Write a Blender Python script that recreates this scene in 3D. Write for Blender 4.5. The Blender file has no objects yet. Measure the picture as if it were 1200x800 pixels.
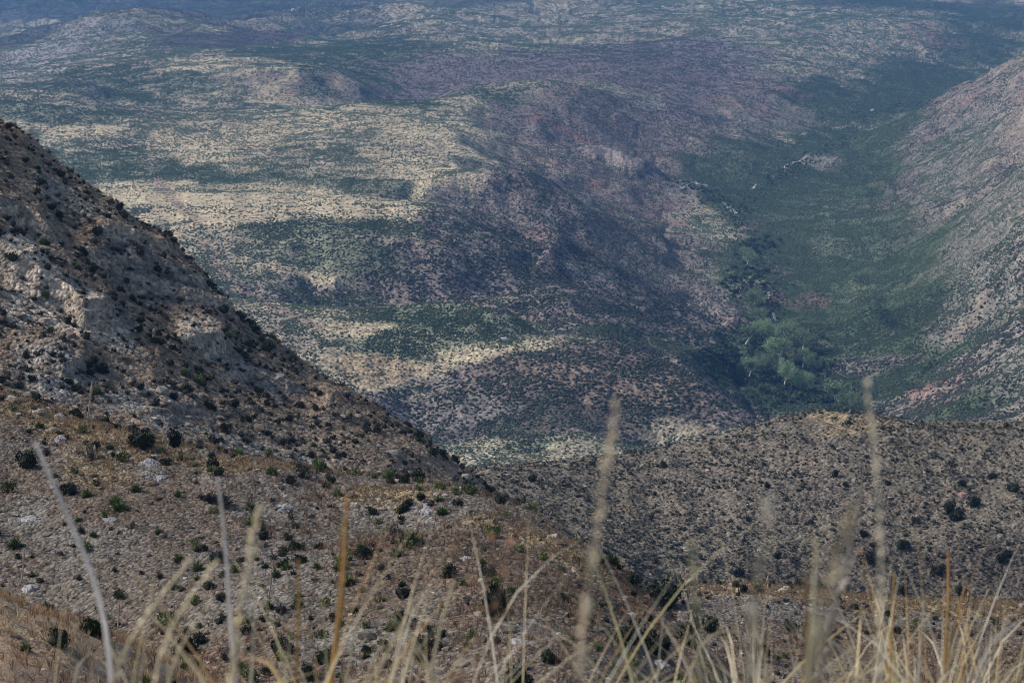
HAZE_COL = (.18, .44, 1.0, 1); HAZE_D = 6.0e-5
SUN_EL = 40; SUN_ROT = -80; SUN_E = 2.9; SUN_ANG = 10; SUN_COL = (1, .93, .86); SKY_S = .11; SKY_DUST = 1.5; EXPO = .2
import bpy, math, random
import numpy as np
from mathutils import Vector
rng = np.random.default_rng(7)
random.seed(7)
SC = bpy.context.scene
COL = SC.collection

# ------------------------------------------------------------------ survey frame
PITCH = math.radians(12.0)
FPX = 80.0 / 36.0 * 1200.0
CP, SP = math.cos(PITCH), math.sin(PITCH)

def ray(px, py):
    """bearing slope a = x/y and drop slope t = -z/y of a surveyed sight line"""
    u = (px - 600.0) / FPX; v = (py - 400.0) / FPX
    Y = CP - v * SP; Z = -SP - v * CP
    return u / Y, -Z / Y

def pix(x, y, z):
    yy = y * CP - z * SP; zz = y * SP + z * CP
    return 600 + FPX * x / yy, 400 - FPX * zz / yy

# ------------------------------------------------------------------ noise
def _h(ix, iy, s):
    with np.errstate(over='ignore'):
        h = (ix.astype(np.int64) * 374761393 + iy.astype(np.int64) * 668265263 + s * 974634777) & 0x7fffffff
        h = ((h ^ (h >> 13)) * 1274126177) & 0x7fffffff
        h = (h ^ (h >> 16)) & 0xffff
    return h / 65535.0

def vn(x, y, s=0):
    ix = np.floor(x); iy = np.floor(y); fx = x - ix; fy = y - iy
    fx = fx * fx * fx * (fx * (fx * 6 - 15) + 10); fy = fy * fy * fy * (fy * (fy * 6 - 15) + 10)
    ix = ix.astype(np.int64); iy = iy.astype(np.int64)
    a = _h(ix, iy, s); b = _h(ix + 1, iy, s); c = _h(ix, iy + 1, s); d = _h(ix + 1, iy + 1, s)
    return a + (b - a) * fx + (c - a) * fy + (a - b - c + d) * fx * fy

def fbm(x, y, o=4, s=0, g=.5):
    r = 0; amp = 1; tot = 0
    for k in range(o):
        r = r + amp * vn(x, y, s + k); tot += amp; amp *= g
        x, y = x * 1.6 - y * 1.2 + 3.1, x * 1.2 + y * 1.6 + 7.7
    return r / tot

def ridged(x, y, o=4, s=0):
    r = 0; amp = 1; tot = 0
    for k in range(o):
        r = r + amp * (1 - np.abs(2 * vn(x, y, s + k) - 1)); tot += amp; amp *= .5
        x, y = x * 1.6 - y * 1.2 + 3.1, x * 1.2 + y * 1.6 + 7.7
    return r / tot

def ss(x, a, b):
    t = np.clip((x - a) / (b - a), 0, 1); return t * t * (3 - 2 * t)

# ------------------------------------------------------------------ surveyed heights
def V(px, py, d):
    a, t = ray(px, py); return (a, math.log(d), t)
def H(px, d, z):
    return ((px - 600) / FPX / .978, math.log(d), -z / d)

S0 = [H(p, d, z) for p in (-400, 200, 800, 1500) for d, z in ((.4, -1.6), (1, -1.63), (2, -1.72), (4, -2.1), (8, -3.7), (15, -6.8), (28, -12.6))]
S0 += [H(p, 50, -22) for p in (300, 600, 900, 1400)] + [H(p, 80, -34) for p in (-300, 0, 300, 600)] + [H(900, 80, -37), H(1400, 80, -38)]
S0 += [V(0, 800, 45), V(-250, 800, 45), V(-250, 680, 64), V(0, 690, 62), V(60, 706, 60), V(110, 737, 56), V(160, 792, 52), V(60, 800, 46)]
S0 += [H(-250, 100, -44), H(0, 100, -43), H(250, 100, -41), H(600, 100, -42), H(900, 100, -47), H(1200, 100, -50), H(1500, 100, -50)]

S1 = [V(0, 700, 150), V(0, 600, 165), V(0, 520, 178), V(0, 470, 190), H(0, 240, -65), V(-250, 700, 150), V(-250, 420, 200), H(-250, 250, -63),
      V(130, 505, 193), V(130, 620, 160), V(130, 760, 138), H(130, 238, -65),
      V(250, 800, 122), V(250, 700, 141), V(250, 620, 160), V(250, 530, 192), H(250, 235, -67), V(350, 549, 190), H(350, 235, -70),
      V(440, 800, 114), V(440, 700, 135), V(440, 620, 160), V(440, 571, 185), H(440, 230, -69),
      V(540, 597, 182), V(620, 800, 108), V(620, 700, 130), V(620, 621, 178), H(620, 225, -76),
      V(700, 800, 108), V(700, 720, 130), V(700, 652, 165), H(700, 195, -70),
      V(750, 682, 152), H(760, 180, -65), V(750, 800, 112), V(800, 742, 142), V(830, 800, 128), H(830, 165, -64), H(800, 185, -69),
      V(770, 690, 225), V(850, 686, 235), V(850, 740, 208), V(870, 800, 185), V(930, 690, 237), V(1000, 702, 238), V(1000, 760, 208), V(1000, 800, 190),
      V(1200, 709, 240), V(1200, 800, 186), V(1100, 705, 239), V(1450, 716, 240), V(1450, 800, 185), H(700, 262, -92), H(850, 262, -92), H(1000, 262, -94), H(1200, 265, -96), H(1450, 265, -97),
      H(1000, 150, -62), H(1200, 150, -62), H(1450, 150, -62), H(1000, 110, -51), H(0, 110, -46), H(250, 100, -40), H(-250, 110, -46),
      H(600, 95, -39.5), H(900, 110, -49), H(1300, 110, -51)]

S2 = [V(0, 470, 285), V(0, 400, 308), V(0, 300, 335), V(0, 200, 362), V(0, 140, 385), H(0, 430, -78), V(-250, 400, 300), V(-250, 60, 370), V(-250, 0, 395), H(-250, 450, -55),
      V(60, 184, 382), H(60, 430, -84), V(120, 230, 380), V(120, 330, 345), V(120, 430, 310), V(120, 505, 285), H(120, 430, -90),
      V(200, 285, 375), V(200, 400, 330), V(200, 520, 290), H(200, 430, -99), V(250, 340, 371), V(300, 384, 368), V(300, 460, 335), V(300, 540, 302), H(300, 430, -116), H(250, 430, -108),
      V(370, 436, 358), V(400, 456, 353), V(400, 510, 325), V(400, 560, 305), H(400, 430, -126), V(450, 488, 346), V(510, 530, 337), V(510, 580, 308), H(510, 420, -132), V(560, 572, 330), V(600, 612, 318),
      H(600, 400, -137), H(700, 300, -107), H(850, 300, -112), H(1000, 300, -115), H(1200, 300, -118), H(1450, 300, -120), H(700, 400, -138), H(850, 400, -145), H(1000, 400, -147), H(1200, 400, -150), H(1450, 400, -150),
      H(0, 262, -67), H(250, 262, -71), H(440, 262, -76), H(620, 262, -84), H(900, 262, -92), H(1200, 262, -95), H(1450, 262, -96), H(-250, 262, -66)]

S3 = [V(1000, 700, 452), V(1000, 600, 500), V(1000, 540, 535), V(975, 485, 585), V(1000, 491, 588), V(1035, 498, 590), H(1000, 650, -178), V(1200, 708, 452), V(1200, 600, 500), V(1200, 545, 532), V(1200, 494, 580), V(1100, 499, 590), H(1200, 650, -178), H(1100, 650, -180),
      V(1450, 700, 450), V(1450, 480, 590), H(1450, 650, -175), V(930, 490, 585), V(850, 690, 448), V(850, 600, 500), V(850, 512, 577), H(850, 650, -182), V(900, 496, 582), V(790, 521, 572),
      V(700, 650, 450), V(700, 590, 500), V(700, 535, 566), H(700, 640, -180), V(640, 541, 562), V(600, 612, 450), V(600, 543, 560), H(600, 640, -180), V(540, 560, 520), H(450, 520, -150), H(300, 520, -152), H(0, 520, -152), H(-250, 520, -150),
      H(0, 640, -175), H(300, 640, -178), H(-250, 640, -175), H(-250, 435, -60), H(0, 435, -82), H(120, 435, -92), H(200, 435, -102), H(300, 435, -118), H(400, 435, -128), H(510, 435, -134)]

S4 = [H(p, 650, -181) for p in (-250, 0, 300, 600, 850, 1100, 1450)] + [H(600, 950, -268), H(760, 950, -268), H(450, 1000, -275), H(250, 1050, -290), H(0, 1050, -292), H(-250, 1050, -290), H(900, 950, -270), H(1100, 950, -262), H(1350, 900, -238),
      V(650, 528, 1240), V(560, 532, 1235), V(760, 515, 1285), V(650, 503, 1280), V(700, 500, 1290), V(600, 450, 1335), V(680, 455, 1330), V(590, 399, 1405), V(660, 398, 1420), V(720, 403, 1405), V(760, 465, 1325), V(690, 425, 1362), V(760, 435, 1362), V(800, 436, 1385), V(842, 461, 1360), V(884, 489, 1330),
      H(800, 1460, -352), H(720, 1480, -338), H(660, 1500, -326), H(842, 1430, -362), H(884, 1400, -372), V(720, 398, 1580), V(800, 428, 1590), V(845, 452, 1570), V(885, 476, 1540), V(840, 415, 1680), V(400, 440, 1330), V(450, 488, 1272), V(520, 522, 1250), V(480, 450, 1330), V(250, 420, 1360), V(0, 400, 1420), V(-250, 400, 1420),
      V(1100, 490, 1400), V(1200, 482, 1330), V(1150, 440, 1480), V(1050, 450, 1650), V(1000, 485, 1545), V(900, 482, 1545), V(950, 470, 1590), V(920, 400, 1800), V(880, 430, 1690), V(1000, 350, 1990), V(1060, 380, 1840),
      V(1050, 300, 2200), V(960, 280, 2300), V(880, 250, 2460), V(920, 200, 2800), V(830, 216, 2700), V(980, 170, 3060), V(1060, 130, 3480), V(1120, 90, 4000), V(1150, 50, 4650), V(1190, 15, 5400), V(1050, 10, 5500), V(1000, 250, 2470), V(1035, 200, 2800),
      V(1200, 400, 1500), V(1200, 300, 1750), V(1200, 200, 2120), V(1200, 130, 2520), V(1200, 74, 2950), V(1130, 104, 3150), V(1055, 152, 3250), V(1120, 300, 1950), V(1120, 200, 2500), V(1150, 400, 1630), V(1320, 300, 1500), V(1320, 60, 2700), V(1320, 500, 1150), V(1450, 300, 1450),
      H(1200, 3600, -335), H(1130, 3700, -372), H(1320, 3800, -320), V(1090, 250, 2330),
      V(600, 200, 2150), V(560, 272, 1850), V(620, 100, 3000), V(700, 250, 2260), V(750, 200, 2600), V(680, 300, 2040), V(500, 310, 1720), V(760, 330, 1910), V(700, 370, 1660), V(830, 370, 1840), V(640, 340, 1700), V(800, 300, 2140), V(640, 250, 2080), V(880, 330, 2040), V(790, 250, 2430),
      V(450, 365, 1500), V(520, 364, 1500), V(380, 356, 1525), V(585, 372, 1500), H(450, 1575, -328), H(520, 1590, -336), H(585, 1600, -345), V(450, 359, 1645), V(530, 359, 1660), V(430, 303, 1715), V(520, 303, 1730), V(590, 345, 1720),
      V(480, 240, 1960), V(560, 243, 1960), H(500, 2020, -318), H(570, 2030, -326), V(500, 234, 2075), V(570, 235, 2090), V(500, 207, 2150), V(450, 400, 1400), V(520, 410, 1385),
      V(100, 215, 2100), V(250, 215, 2110), V(400, 215, 2110), V(500, 215, 2110), V(300, 300, 1720), V(420, 300, 1720), V(350, 400, 1400), V(200, 150, 2560), V(400, 150, 2540), V(510, 150, 2530), V(50, 150, 2570), V(-250, 215, 2100), V(-250, 100, 3000),
      V(100, 100, 3050), V(0, 108, 2870), V(60, 110, 2860), V(120, 117, 2830), V(175, 132, 2700), H(0, 2980, -322), H(60, 2980, -322), H(120, 2950, -318), H(180, 2800, -308), V(120, 108, 3080), V(300, 75, 3350), V(200, 62, 3600), V(400, 90, 3150),
      V(60, 62, 4000), V(0, 79, 3800), V(60, 42, 4350), V(130, 13, 4650), V(230, 25, 4500), V(150, 40, 4200), H(0, 4800, -445), H(60, 5200, -425), H(130, 5400, -405), V(0, 35, 6200), V(60, 10, 6700), V(-250, 60, 5500),
      V(250, 47, 4000), V(300, 50, 4050), V(260, 32, 4350), V(380, 42, 4600), V(350, 20, 5200), H(300, 4700, -345),
      V(430, 125, 2800), V(500, 115, 2890), V(560, 104, 2980), V(620, 92, 3080), H(500, 3120, -340), H(430, 3080, -338), H(600, 3300, -338), V(440, 110, 3200), V(550, 80, 3500), V(560, 57, 3720), V(460, 62, 3650), V(700, 80, 3520), V(640, 58, 3800),
      V(700, 110, 3160), V(800, 130, 3160), V(870, 130, 3320), V(780, 60, 3900), V(880, 60, 4000), V(960, 95, 3700), V(1000, 60, 4150), V(1050, 30, 4900), V(900, 20, 5200), V(700, 180, 2750), V(860, 160, 2980),
      V(500, 10, 5000), V(600, 48, 4250), V(640, 40, 4500), V(720, 30, 4600), V(560, 30, 4750), V(450, 30, 4550), V(600, 2, 5600), V(620, 20, 5100), V(780, 10, 5400),
      V(300, 0, 6500), V(900, 0, 6200), V(1200, 0, 6000), V(1320, 20, 5600)] + [H(p, 9500, -455) for p in (-250, 250, 600, 1000, 1400)] + [H(p, 30000, -520) for p in (-250, 600, 1400)]

def tps_fit(S, lam):
    P = np.array(S); X = P[:, :2].copy(); f = P[:, 2]
    n = len(X); r2 = ((X[:, None] - X[None]) ** 2).sum(-1)
    K = .5 * r2 * np.log(r2 + 1e-12) + np.eye(n) * lam
    Q = np.c_[np.ones(n), X]
    A = np.block([[K, Q], [Q.T, np.zeros((3, 3))]])
    return X, np.linalg.solve(A, np.r_[f, 0, 0, 0])

def tps_eval(m, a, l):
    X, w = m; n = len(X); sh = a.shape; a = a.ravel(); l = l.ravel(); out = np.empty(a.size)
    for i in range(0, a.size, 40000):
        aa = a[i:i + 40000, None]; ll = l[i:i + 40000, None]
        r2 = (aa - X[:, 0]) ** 2 + (ll - X[:, 1]) ** 2
        out[i:i + 40000] = (.5 * r2 * np.log(r2 + 1e-12)) @ w[:n] + w[n] + w[n + 1] * aa[:, 0] + w[n + 2] * ll[:, 0]
    return out.reshape(sh)

MODELS = [tps_fit(S0, 1e-6), tps_fit(S1, 2e-6), tps_fit(S2, 2e-6), tps_fit(S3, 2e-6), tps_fit(S4, 1e-6)]
BND = [100.0, 262.0, 438.0, 645.0]

def base_t(a, l):
    ac = np.clip(a, -.30, .30)
    ws = [ss(l, math.log(b) - .05, math.log(b) + .05) for b in BND]
    out = np.zeros_like(a)
    for k, m in enumerate(MODELS):
        w = (ws[k - 1] if k else 1.0) * ((1 - ws[k]) if k < 4 else 1.0)
        w = np.broadcast_to(w, a.shape); sel = w > 1e-6
        if sel.any(): out[sel] += w[sel] * tps_eval(m, ac[sel], l[sel])
    return out

def detail(x, y, slope):
    """erosion and rubble relief, added to the surveyed surface"""
    d = y; z = np.zeros_like(x)
    sl = np.clip(slope, 0, .7)
    near = ss(d, 3, 30) * (1 - ss(d, 620, 700))
    near1 = (1 - ss(d, 250, 270))
    # knoll and near slope
    z += near * near1 * ((fbm(x / 14, y / 14, 3, 11) - .5) * 1.1 + (fbm(x / 3.2, y / 3.2, 3, 12) - .5) * .75 + (fbm(x / .75, y / .75, 2, 13) - .5) * .14)
    # hillside with ledges
    h = near * (1 - near1)
    z += h * ((fbm(x / 30, y / 30, 3, 21) - .5) * 3.2 + (ridged(x / 11, y / 16, 3, 22) - .55) * 1.9 + (fbm(x / 2.4, y / 2.4, 3, 23) - .5) * .85)
    z += (1 - ss(d, 12, 30)) * ((fbm(x / .5, y / .5, 3, 31) - .5) * .07)
    far = ss(d, 640, 1000) * (1 - .75 * np.exp(-((x - 100) / 130) ** 2 - ((y - 1370) / 80) ** 2))
    g = .25 + 2.4 * np.clip(sl / .35, 0, 1)
    z += far * g * ((ridged(x / 95 + .3 * fbm(x / 60, y / 60, 2, 5), y / 130, 3, 41) - .58) * 7 + (fbm(x / 28, y / 28, 3, 42) - .5) * 2.4)
    z += far * (fbm(x / 8, y / 8, 2, 43) - .5) * .9
    z += far * (1 - ss(d, 9000, 14000)) * ((fbm(x / 150, y / 230, 3, 46) - .5) * 6 + np.clip(sl / .2, 0, 1) * (ridged(x / 210 + y / 900, y / 170, 3, 47) - .6) * 13)
    z -= far * (1 - ss(d, 5000, 8000)) * ss(sl, .12, .24) * ss(ridged(x / 130 + .5 * fbm(x / 70, y / 120, 2, 49), y / 290, 3, 48), .70, .93) * 5.5
    vf = ss(d, 3300, 5000) * (1 - ss(d, 12000, 20000))
    z += vf * (ridged(x / 420, y / 520, 4, 51) - .6) * 60
    return z

# grid -------------------------------------------------------------
NA = 980
ca = np.linspace(-.27, .27, NA)
st = ca[1] - ca[0]; ext = []; q = ca[-1]
while q < 1.2: st *= 1.16; q += st; ext.append(q)
ext = np.array(ext); A1 = np.r_[-ext[::-1], ca, ext]

def rows(d0, d1, n, mix):
    g = np.linspace(math.log(d0), math.log(d1), 4000)
    p = mix * (g - g[0]) / (g[-1] - g[0]) + (1 - mix) * (np.exp(-g[0]) - np.exp(-g)) / (math.exp(-g[0]) - math.exp(-g[-1]))
    return np.exp(np.interp(np.linspace(0, 1, n), p, g))
SEG = [rows(.4, BND[0], 260, .8), rows(BND[0], BND[1], 520, .8), rows(BND[1], BND[2], 420, .9), rows(BND[2], BND[3], 280, 1.), rows(BND[3], 30000, 760, .45)]
D1 = np.concatenate([s[:-1] for s in SEG[:-1]] + [SEG[-1]])
SEGI = np.cumsum([0] + [len(s) - 1 for s in SEG])
SEGI[-1] = len(D1) - 1
GA, GD = np.meshgrid(A1, D1)
GL = np.log(GD)
# the smooth survey is evaluated on a coarser lattice and refined
ai = np.unique(np.r_[np.arange(0, len(A1), 4), len(A1) - 1]); di = np.unique(np.r_[np.arange(0, len(D1), 3), len(D1) - 1])
TB = base_t(GA[np.ix_(di, ai)], GL[np.ix_(di, ai)])
tmp = np.array([np.interp(A1, A1[ai], r) for r in TB])
TB = np.empty(GA.shape)
L1 = np.log(D1)
for j in range(len(A1)): TB[:, j] = np.interp(L1, L1[di], tmp[:, j])
GX = GA * GD
ZB = -TB * GD
dzy = np.gradient(ZB, axis=0) / np.gradient(GD, axis=0)
dzx = np.gradient(ZB, axis=1) / np.gradient(GX, axis=1)
SLOPE = np.hypot(dzx, dzy - 0 * dzx)
GZ = ZB + detail(GX, GD, SLOPE)
TT = -GZ / GD
CUMT = np.minimum.accumulate(TT, axis=0)   # running sky line seen from the knoll

def _dline(poly, dr):
    """ledge line: distance of its foot for every bearing"""
    q = []
    for px, py in poly:
        a, t = ray(px, py); j = int(round(np.interp(a, A1, np.arange(len(A1))))); ok = (TT[:, j] <= t) & (D1 >= dr[0]) & (D1 < dr[1]); q.append((a, max(D1[int(np.argmax(ok))], dr[0] * 1.06)))
    q = np.array(q); return q[:, 0], q[:, 1]
CLIFF = np.zeros(GZ.shape)
def cliff(poly, h, dr, w=1.2, back=22., end=.006, seed=0):
    """a rock face rising h metres behind its foot line, the bench above falling back to the slope"""
    qa, qd = _dline(poly, dr); i0, i1 = np.searchsorted(D1, [max(qd.min() * .9, dr[0] * 1.04), min(qd.max() * 1.35, dr[1])]); sl = slice(i0, i1)
    a = GA[sl]; dl = np.interp(a, qa, qd) + (fbm(GX[sl] / (w * 7), GX[sl] * 0 + seed, 3, 141) - .5) * w * 7
    e = ss(a, qa[0] - end, qa[0] + end) * (1 - ss(a, qa[-1] - end, qa[-1] + end)) * (.65 + .7 * fbm(GX[sl] / (h * 4), GX[sl] * 0, 2, 151 + seed)); u = GD[sl] - dl
    j2 = (fbm(GX[sl] / (w * 2), GX[sl] * 0, 3, 161 + seed) - .5) * w * 1.6; st = .34 * ss(u + j2, 0, w * .5) + .33 * ss(u - j2, w * 1.1, w * 1.6) + .33 * ss(u + j2 * .6, w * 2.2, w * 2.7)
    GZ[sl] += h * e * st * np.exp(-np.maximum(u - 3 * w, 0) / back); CLIFF[sl] = np.maximum(CLIFF[sl], e * ss(u, -w * .6, 0) * (1 - ss(u, w * 2.7, w * 3.6)))
DR2 = (262, 438)
CLIFFS = [([(-20, 300), (20, 330), (60, 372), (100, 392), (138, 398)], 3.4, 1.5, 26), ([(212, 398), (240, 412), (266, 418)], 2.6, 1.4, 14), ([(95, 312), (150, 322), (200, 332), (246, 350)], 2.0, .6, 10), ([(140, 334), (200, 350), (280, 378)], 1.8, .6, 8),
          ([(120, 296), (180, 304), (212, 313)], 1.6, .5, 8), ([(-10, 262), (30, 280), (62, 300)], 3.0, .8, 14), ([(250, 440), (300, 452), (350, 462)], 1.3, .6, 8), ([(150, 462), (190, 476), (230, 486)], 1.0, .6, 6), ([(40, 430), (70, 440), (110, 446)], 1.2, .6, 6)]
for q, (pl, h, w_, bk) in enumerate(CLIFFS): cliff(pl, h, DR2, w_, bk, seed=q)
cliff([(684, 182), (712, 190), (740, 202), (768, 212)], 15, (1900, 3300), 9, 60, .008, 21)
cliff([(1062, 470), (1090, 466), (1125, 456)], 6, (1250, 1700), 2.5, 20, .004, 22)
cliff([(852, 384), (868, 385), (880, 386)], 6, (1500, 2200), 2.5, 20, .004, 23)
TT = -GZ / GD
CUMT = np.minimum.accumulate(TT, axis=0)

def ground_z(x, y):
    x = np.atleast_1d(np.asarray(x, float)); y = np.atleast_1d(np.asarray(y, float))
    a = x / y
    j = np.clip(np.searchsorted(A1, a) - 1, 0, len(A1) - 2); i = np.clip(np.searchsorted(D1, y) - 1, 0, len(D1) - 2)
    fa = np.clip((a - A1[j]) / (A1[j + 1] - A1[j]), 0, 1); fd = np.clip((y - D1[i]) / (D1[i + 1] - D1[i]), 0, 1)
    return (GZ[i, j] * (1 - fa) + GZ[i, j + 1] * fa) * (1 - fd) + (GZ[i + 1, j] * (1 - fa) + GZ[i + 1, j + 1] * fa) * fd

def ground_at(px, py, dmin=0, dmax=1e9):
    """the surveyed ground point that a sight line meets"""
    a, t = ray(px, py)
    j = int(np.clip(round(np.interp(a, A1, np.arange(len(A1)))), 0, len(A1) - 1))
    ok = (TT[:, j] <= t) & (D1 >= dmin) & (D1 < dmax)
    i = int(np.argmax(ok)) if ok.any() else len(D1) - 2
    if i > 0 and D1[i - 1] >= dmin and TT[i - 1, j] > t:
        f = (TT[i - 1, j] - t) / (TT[i - 1, j] - TT[i, j]); d = D1[i - 1] + f * (D1[i] - D1[i - 1])
    else: d = D1[i]
    return a * d, d, float(ground_z(a * d, d)[0])
# ------------------------------------------------------------------ ground cover map (true soil and plant colours)
def c(r, g, b): return np.array([r, g, b], float)
TAN = c(.38, .33, .225); GOLD = c(.52, .43, .275); PURP = c(.205, .172, .15); RED = c(.26, .155, .125); PALE = c(.42, .38, .34)
GREY = c(.23, .215, .21); LGREY = c(.34, .325, .315); DKG = c(.085, .10, .075); GRN = c(.10, .135, .075); BROWN = c(.18, .142, .12); RUST = c(.24, .135, .085)
ORNG = c(.36, .21, .125); STRAW = c(.42, .31, .19); CREAM = c(.46, .37, .30); MAROON = c(.15, .07, .055); WHITE = c(.6, .57, .52)

CC = np.zeros(GZ.shape + (3,)); DEN = np.zeros(GZ.shape); GRS = np.zeros(GZ.shape)
n1 = fbm(GX / 60, GD / 90, 4, 61); n2 = fbm(GX / 9, GD / 9, 3, 62); n3 = fbm(GX / 220, GD / 260, 3, 63)
r0, r1, r2, r3, r4 = SEGI[:5]
def lerp(sl, m, col): CC[sl] += (col - CC[sl]) * m[..., None]
def setd(sl, m, v): DEN[sl] += (v - DEN[sl]) * m

# far country
F = slice(r4, None)
CC[F] = TAN; DEN[F] = .46
lerp(F, ss(n1[F], .45, .7) * .6, c(.30, .25, .2)); lerp(F, ss(n3[F], .5, .72) * .5, GOLD)
setd(F, ss(n1[F], .5, .62) * .7, .72)
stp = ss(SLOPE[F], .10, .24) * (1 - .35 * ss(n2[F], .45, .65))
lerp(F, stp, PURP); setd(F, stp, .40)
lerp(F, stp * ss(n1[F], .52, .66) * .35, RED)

WARP = [(fbm(GX[F] / 45, GD[F] / 70, 4, 71) - .5), (fbm(GX[F] / 45, GD[F] / 70, 4, 75) - .5)]
def blob(px, py, rx, ry, col=None, den=None, s=1., edge=.35, dr=(645, 30000), warp=1.3, cap=11):
    X, Y, Z = ground_at(px, py, *dr); a0 = X / Y
    up = ground_at(px, py - ry, *dr)[1] - Y; dn = Y - ground_at(px, py + ry, *dr)[1]
    lo = rx * Y / FPX * .6; hi = rx * Y / FPX * cap
    up = min(max(up, lo), hi); dn = min(max(dn, lo), hi)
    if cap < 11: up = min(up, 22.); dn = min(dn, 22.)
    i0, i1 = np.searchsorted(D1, [Y - dn * 2.2, Y + up * 2.2]); i0 = max(i0, np.searchsorted(D1, dr[0])); i1 = max(i1, i0 + 1)
    am = rx / FPX * 2.2; j0, j1 = np.searchsorted(A1, [a0 - am, a0 + am]); j1 = max(j1, j0 + 1)
    sl = (slice(i0, i1), slice(j0, j1))
    u = (GA[sl] - a0) * FPX / rx; v = GD[sl] - Y; v = np.where(v > 0, v / up, v / dn)
    if dr[0] >= 640:
        w0 = WARP[0][i0 - r4:i1 - r4, j0:j1]; w1 = WARP[1][i0 - r4:i1 - r4, j0:j1]
    else:
        w0 = fbm(GX[sl] / 6, GD[sl] / 6, 3, 81) - .5; w1 = fbm(GX[sl] / 6, GD[sl] / 6, 3, 85) - .5
    r = np.hypot(u + w0 * warp, v + w1 * warp)
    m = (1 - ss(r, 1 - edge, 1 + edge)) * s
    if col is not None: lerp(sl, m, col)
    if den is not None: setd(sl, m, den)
    return sl, m
def line(pts, rx, ry, **k):
    for (x0, y0), (x1, y1) in zip(pts[:-1], pts[1:]):
        n = max(1, int(math.hypot(x1 - x0, (y1 - y0)) / max(rx, 1.5)))
        for q in range(n): blob(x0 + (x1 - x0) * q / n, y0 + (y1 - y0) * q / n, rx, ry, **k)

# dark wooded canyon floor
for b in [(1000, 430, 150, 55), (930, 470, 90, 30), (960, 350, 100, 60), (1060, 400, 130, 70), (970, 270, 100, 50), (900, 300, 50, 60), (1020, 320, 100, 60), (930, 215, 110, 45), (1010, 180, 70, 40),
          (870, 220, 70, 26), (1010, 120, 90, 24), (1090, 95, 70, 22), (1140, 60, 60, 18), (1120, 480, 90, 12), (1170, 25, 60, 20), (880, 430, 40, 50), (860, 400, 30, 40)]:
    blob(*b, col=c(.068, .10, .052), den=.86, s=.92)
for b in [(1010, 290, 60, 16), (1000, 250, 55, 10), (960, 235, 40, 7), (1030, 340, 50, 8), (930, 330, 40, 6), (1010, 400, 60, 5)]:
    blob(*b, col=c(.20, .21, .15), den=.62, s=.4, warp=2.5)
for b in [(1020, 430, 60, 12), (1070, 470, 30, 8), (960, 190, 20, 8)]: blob(*b, col=PURP, den=.45, s=.7, warp=2)
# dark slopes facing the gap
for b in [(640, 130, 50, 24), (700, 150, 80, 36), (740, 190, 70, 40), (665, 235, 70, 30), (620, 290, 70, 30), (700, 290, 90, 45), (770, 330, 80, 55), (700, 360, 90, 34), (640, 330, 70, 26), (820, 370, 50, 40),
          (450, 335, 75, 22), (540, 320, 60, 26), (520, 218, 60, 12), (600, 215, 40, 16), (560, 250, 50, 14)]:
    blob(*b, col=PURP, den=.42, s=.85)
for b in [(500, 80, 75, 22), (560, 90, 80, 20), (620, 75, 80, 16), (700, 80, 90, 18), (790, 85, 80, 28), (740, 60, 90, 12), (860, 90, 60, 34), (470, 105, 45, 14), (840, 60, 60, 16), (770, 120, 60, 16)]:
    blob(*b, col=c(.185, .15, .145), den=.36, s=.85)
# spur below the parked vehicle
for b in [(660, 430, 90, 28), (740, 440, 80, 30), (800, 470, 60, 22), (600, 440, 70, 22), (700, 475, 110, 18)]: blob(*b, col=BROWN, den=.58, s=.8)
for b in [(560, 480, 60, 14), (520, 500, 60, 14), (460, 480, 40, 14), (500, 450, 40, 10)]: blob(*b, col=c(.20, .178, .16), den=.36, s=.8)
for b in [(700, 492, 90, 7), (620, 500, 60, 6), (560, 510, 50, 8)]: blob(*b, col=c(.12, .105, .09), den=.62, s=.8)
for b in [(700, 448, 70, 20), (770, 458, 50, 16), (640, 440, 60, 18)]: blob(*b, col=c(.27, .20, .145), den=.5, s=.75, warp=.8)
line([(690, 384), (740, 392), (790, 412), (840, 442), (895, 478)], 20, 7, col=c(.085, .10, .07), den=.85, s=.8, warp=.8, dr=(1430, 3000))
line([(620, 397), (660, 396), (720, 402), (760, 417)], 12, 2.6, col=c(.32, .26, .18), den=.3, s=.5, warp=2)
for b in [(640, 520, 45, 6), (610, 527, 40, 5)]: blob(*b, col=c(.16, .2, .12), den=.5, s=.8, edge=.6)
for b in [(700, 530, 60, 5), (620, 538, 70, 4), (780, 508, 40, 4), (660, 524, 26, 4)]: blob(*b, col=TAN * .9, den=.2, s=.8)
# red and pale banks
for b in [(700, 215, 14, 5), (630, 188, 22, 5), (885, 130, 20, 7), (850, 120, 22, 6), (910, 105, 40, 6), (855, 375, 14, 6), (870, 378, 12, 5),
          (950, 355, 26, 8), (910, 350, 15, 7), (900, 318, 20, 6), (1095, 452, 26, 5), (1120, 446, 20, 5), (1072, 462, 12, 4), (1090, 385, 10, 3), (1200, 12, 20, 5), (790, 262, 18, 4),
          (690, 290, 16, 4), (640, 275, 20, 4), (1080, 40, 30, 9), (1100, 52, 30, 5), (360, 62, 12, 3), (880, 265, 16, 5), (930, 410, 14, 3)]:
    blob(*b, col=RED, den=.32, s=.6)
blob(1100, 450, 18, 4, col=c(.32, .19, .14), den=.15, s=.7)
for b in [(735, 186, 30, 9), (750, 192, 16, 8), (712, 174, 18, 6)]: blob(*b, col=c(.29, .25, .225), den=.2, s=.8, warp=1.2)
for b in [(700, 325, 20, 8), (670, 315, 14, 6), (760, 120, 18, 7), (690, 240, 18, 5), (955, 190, 14, 8)]: blob(*b, col=PALE * .8, den=.3, s=.6)
line([(620, 135), (660, 150), (700, 172)], 6, 4, col=RED, s=.8)
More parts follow.
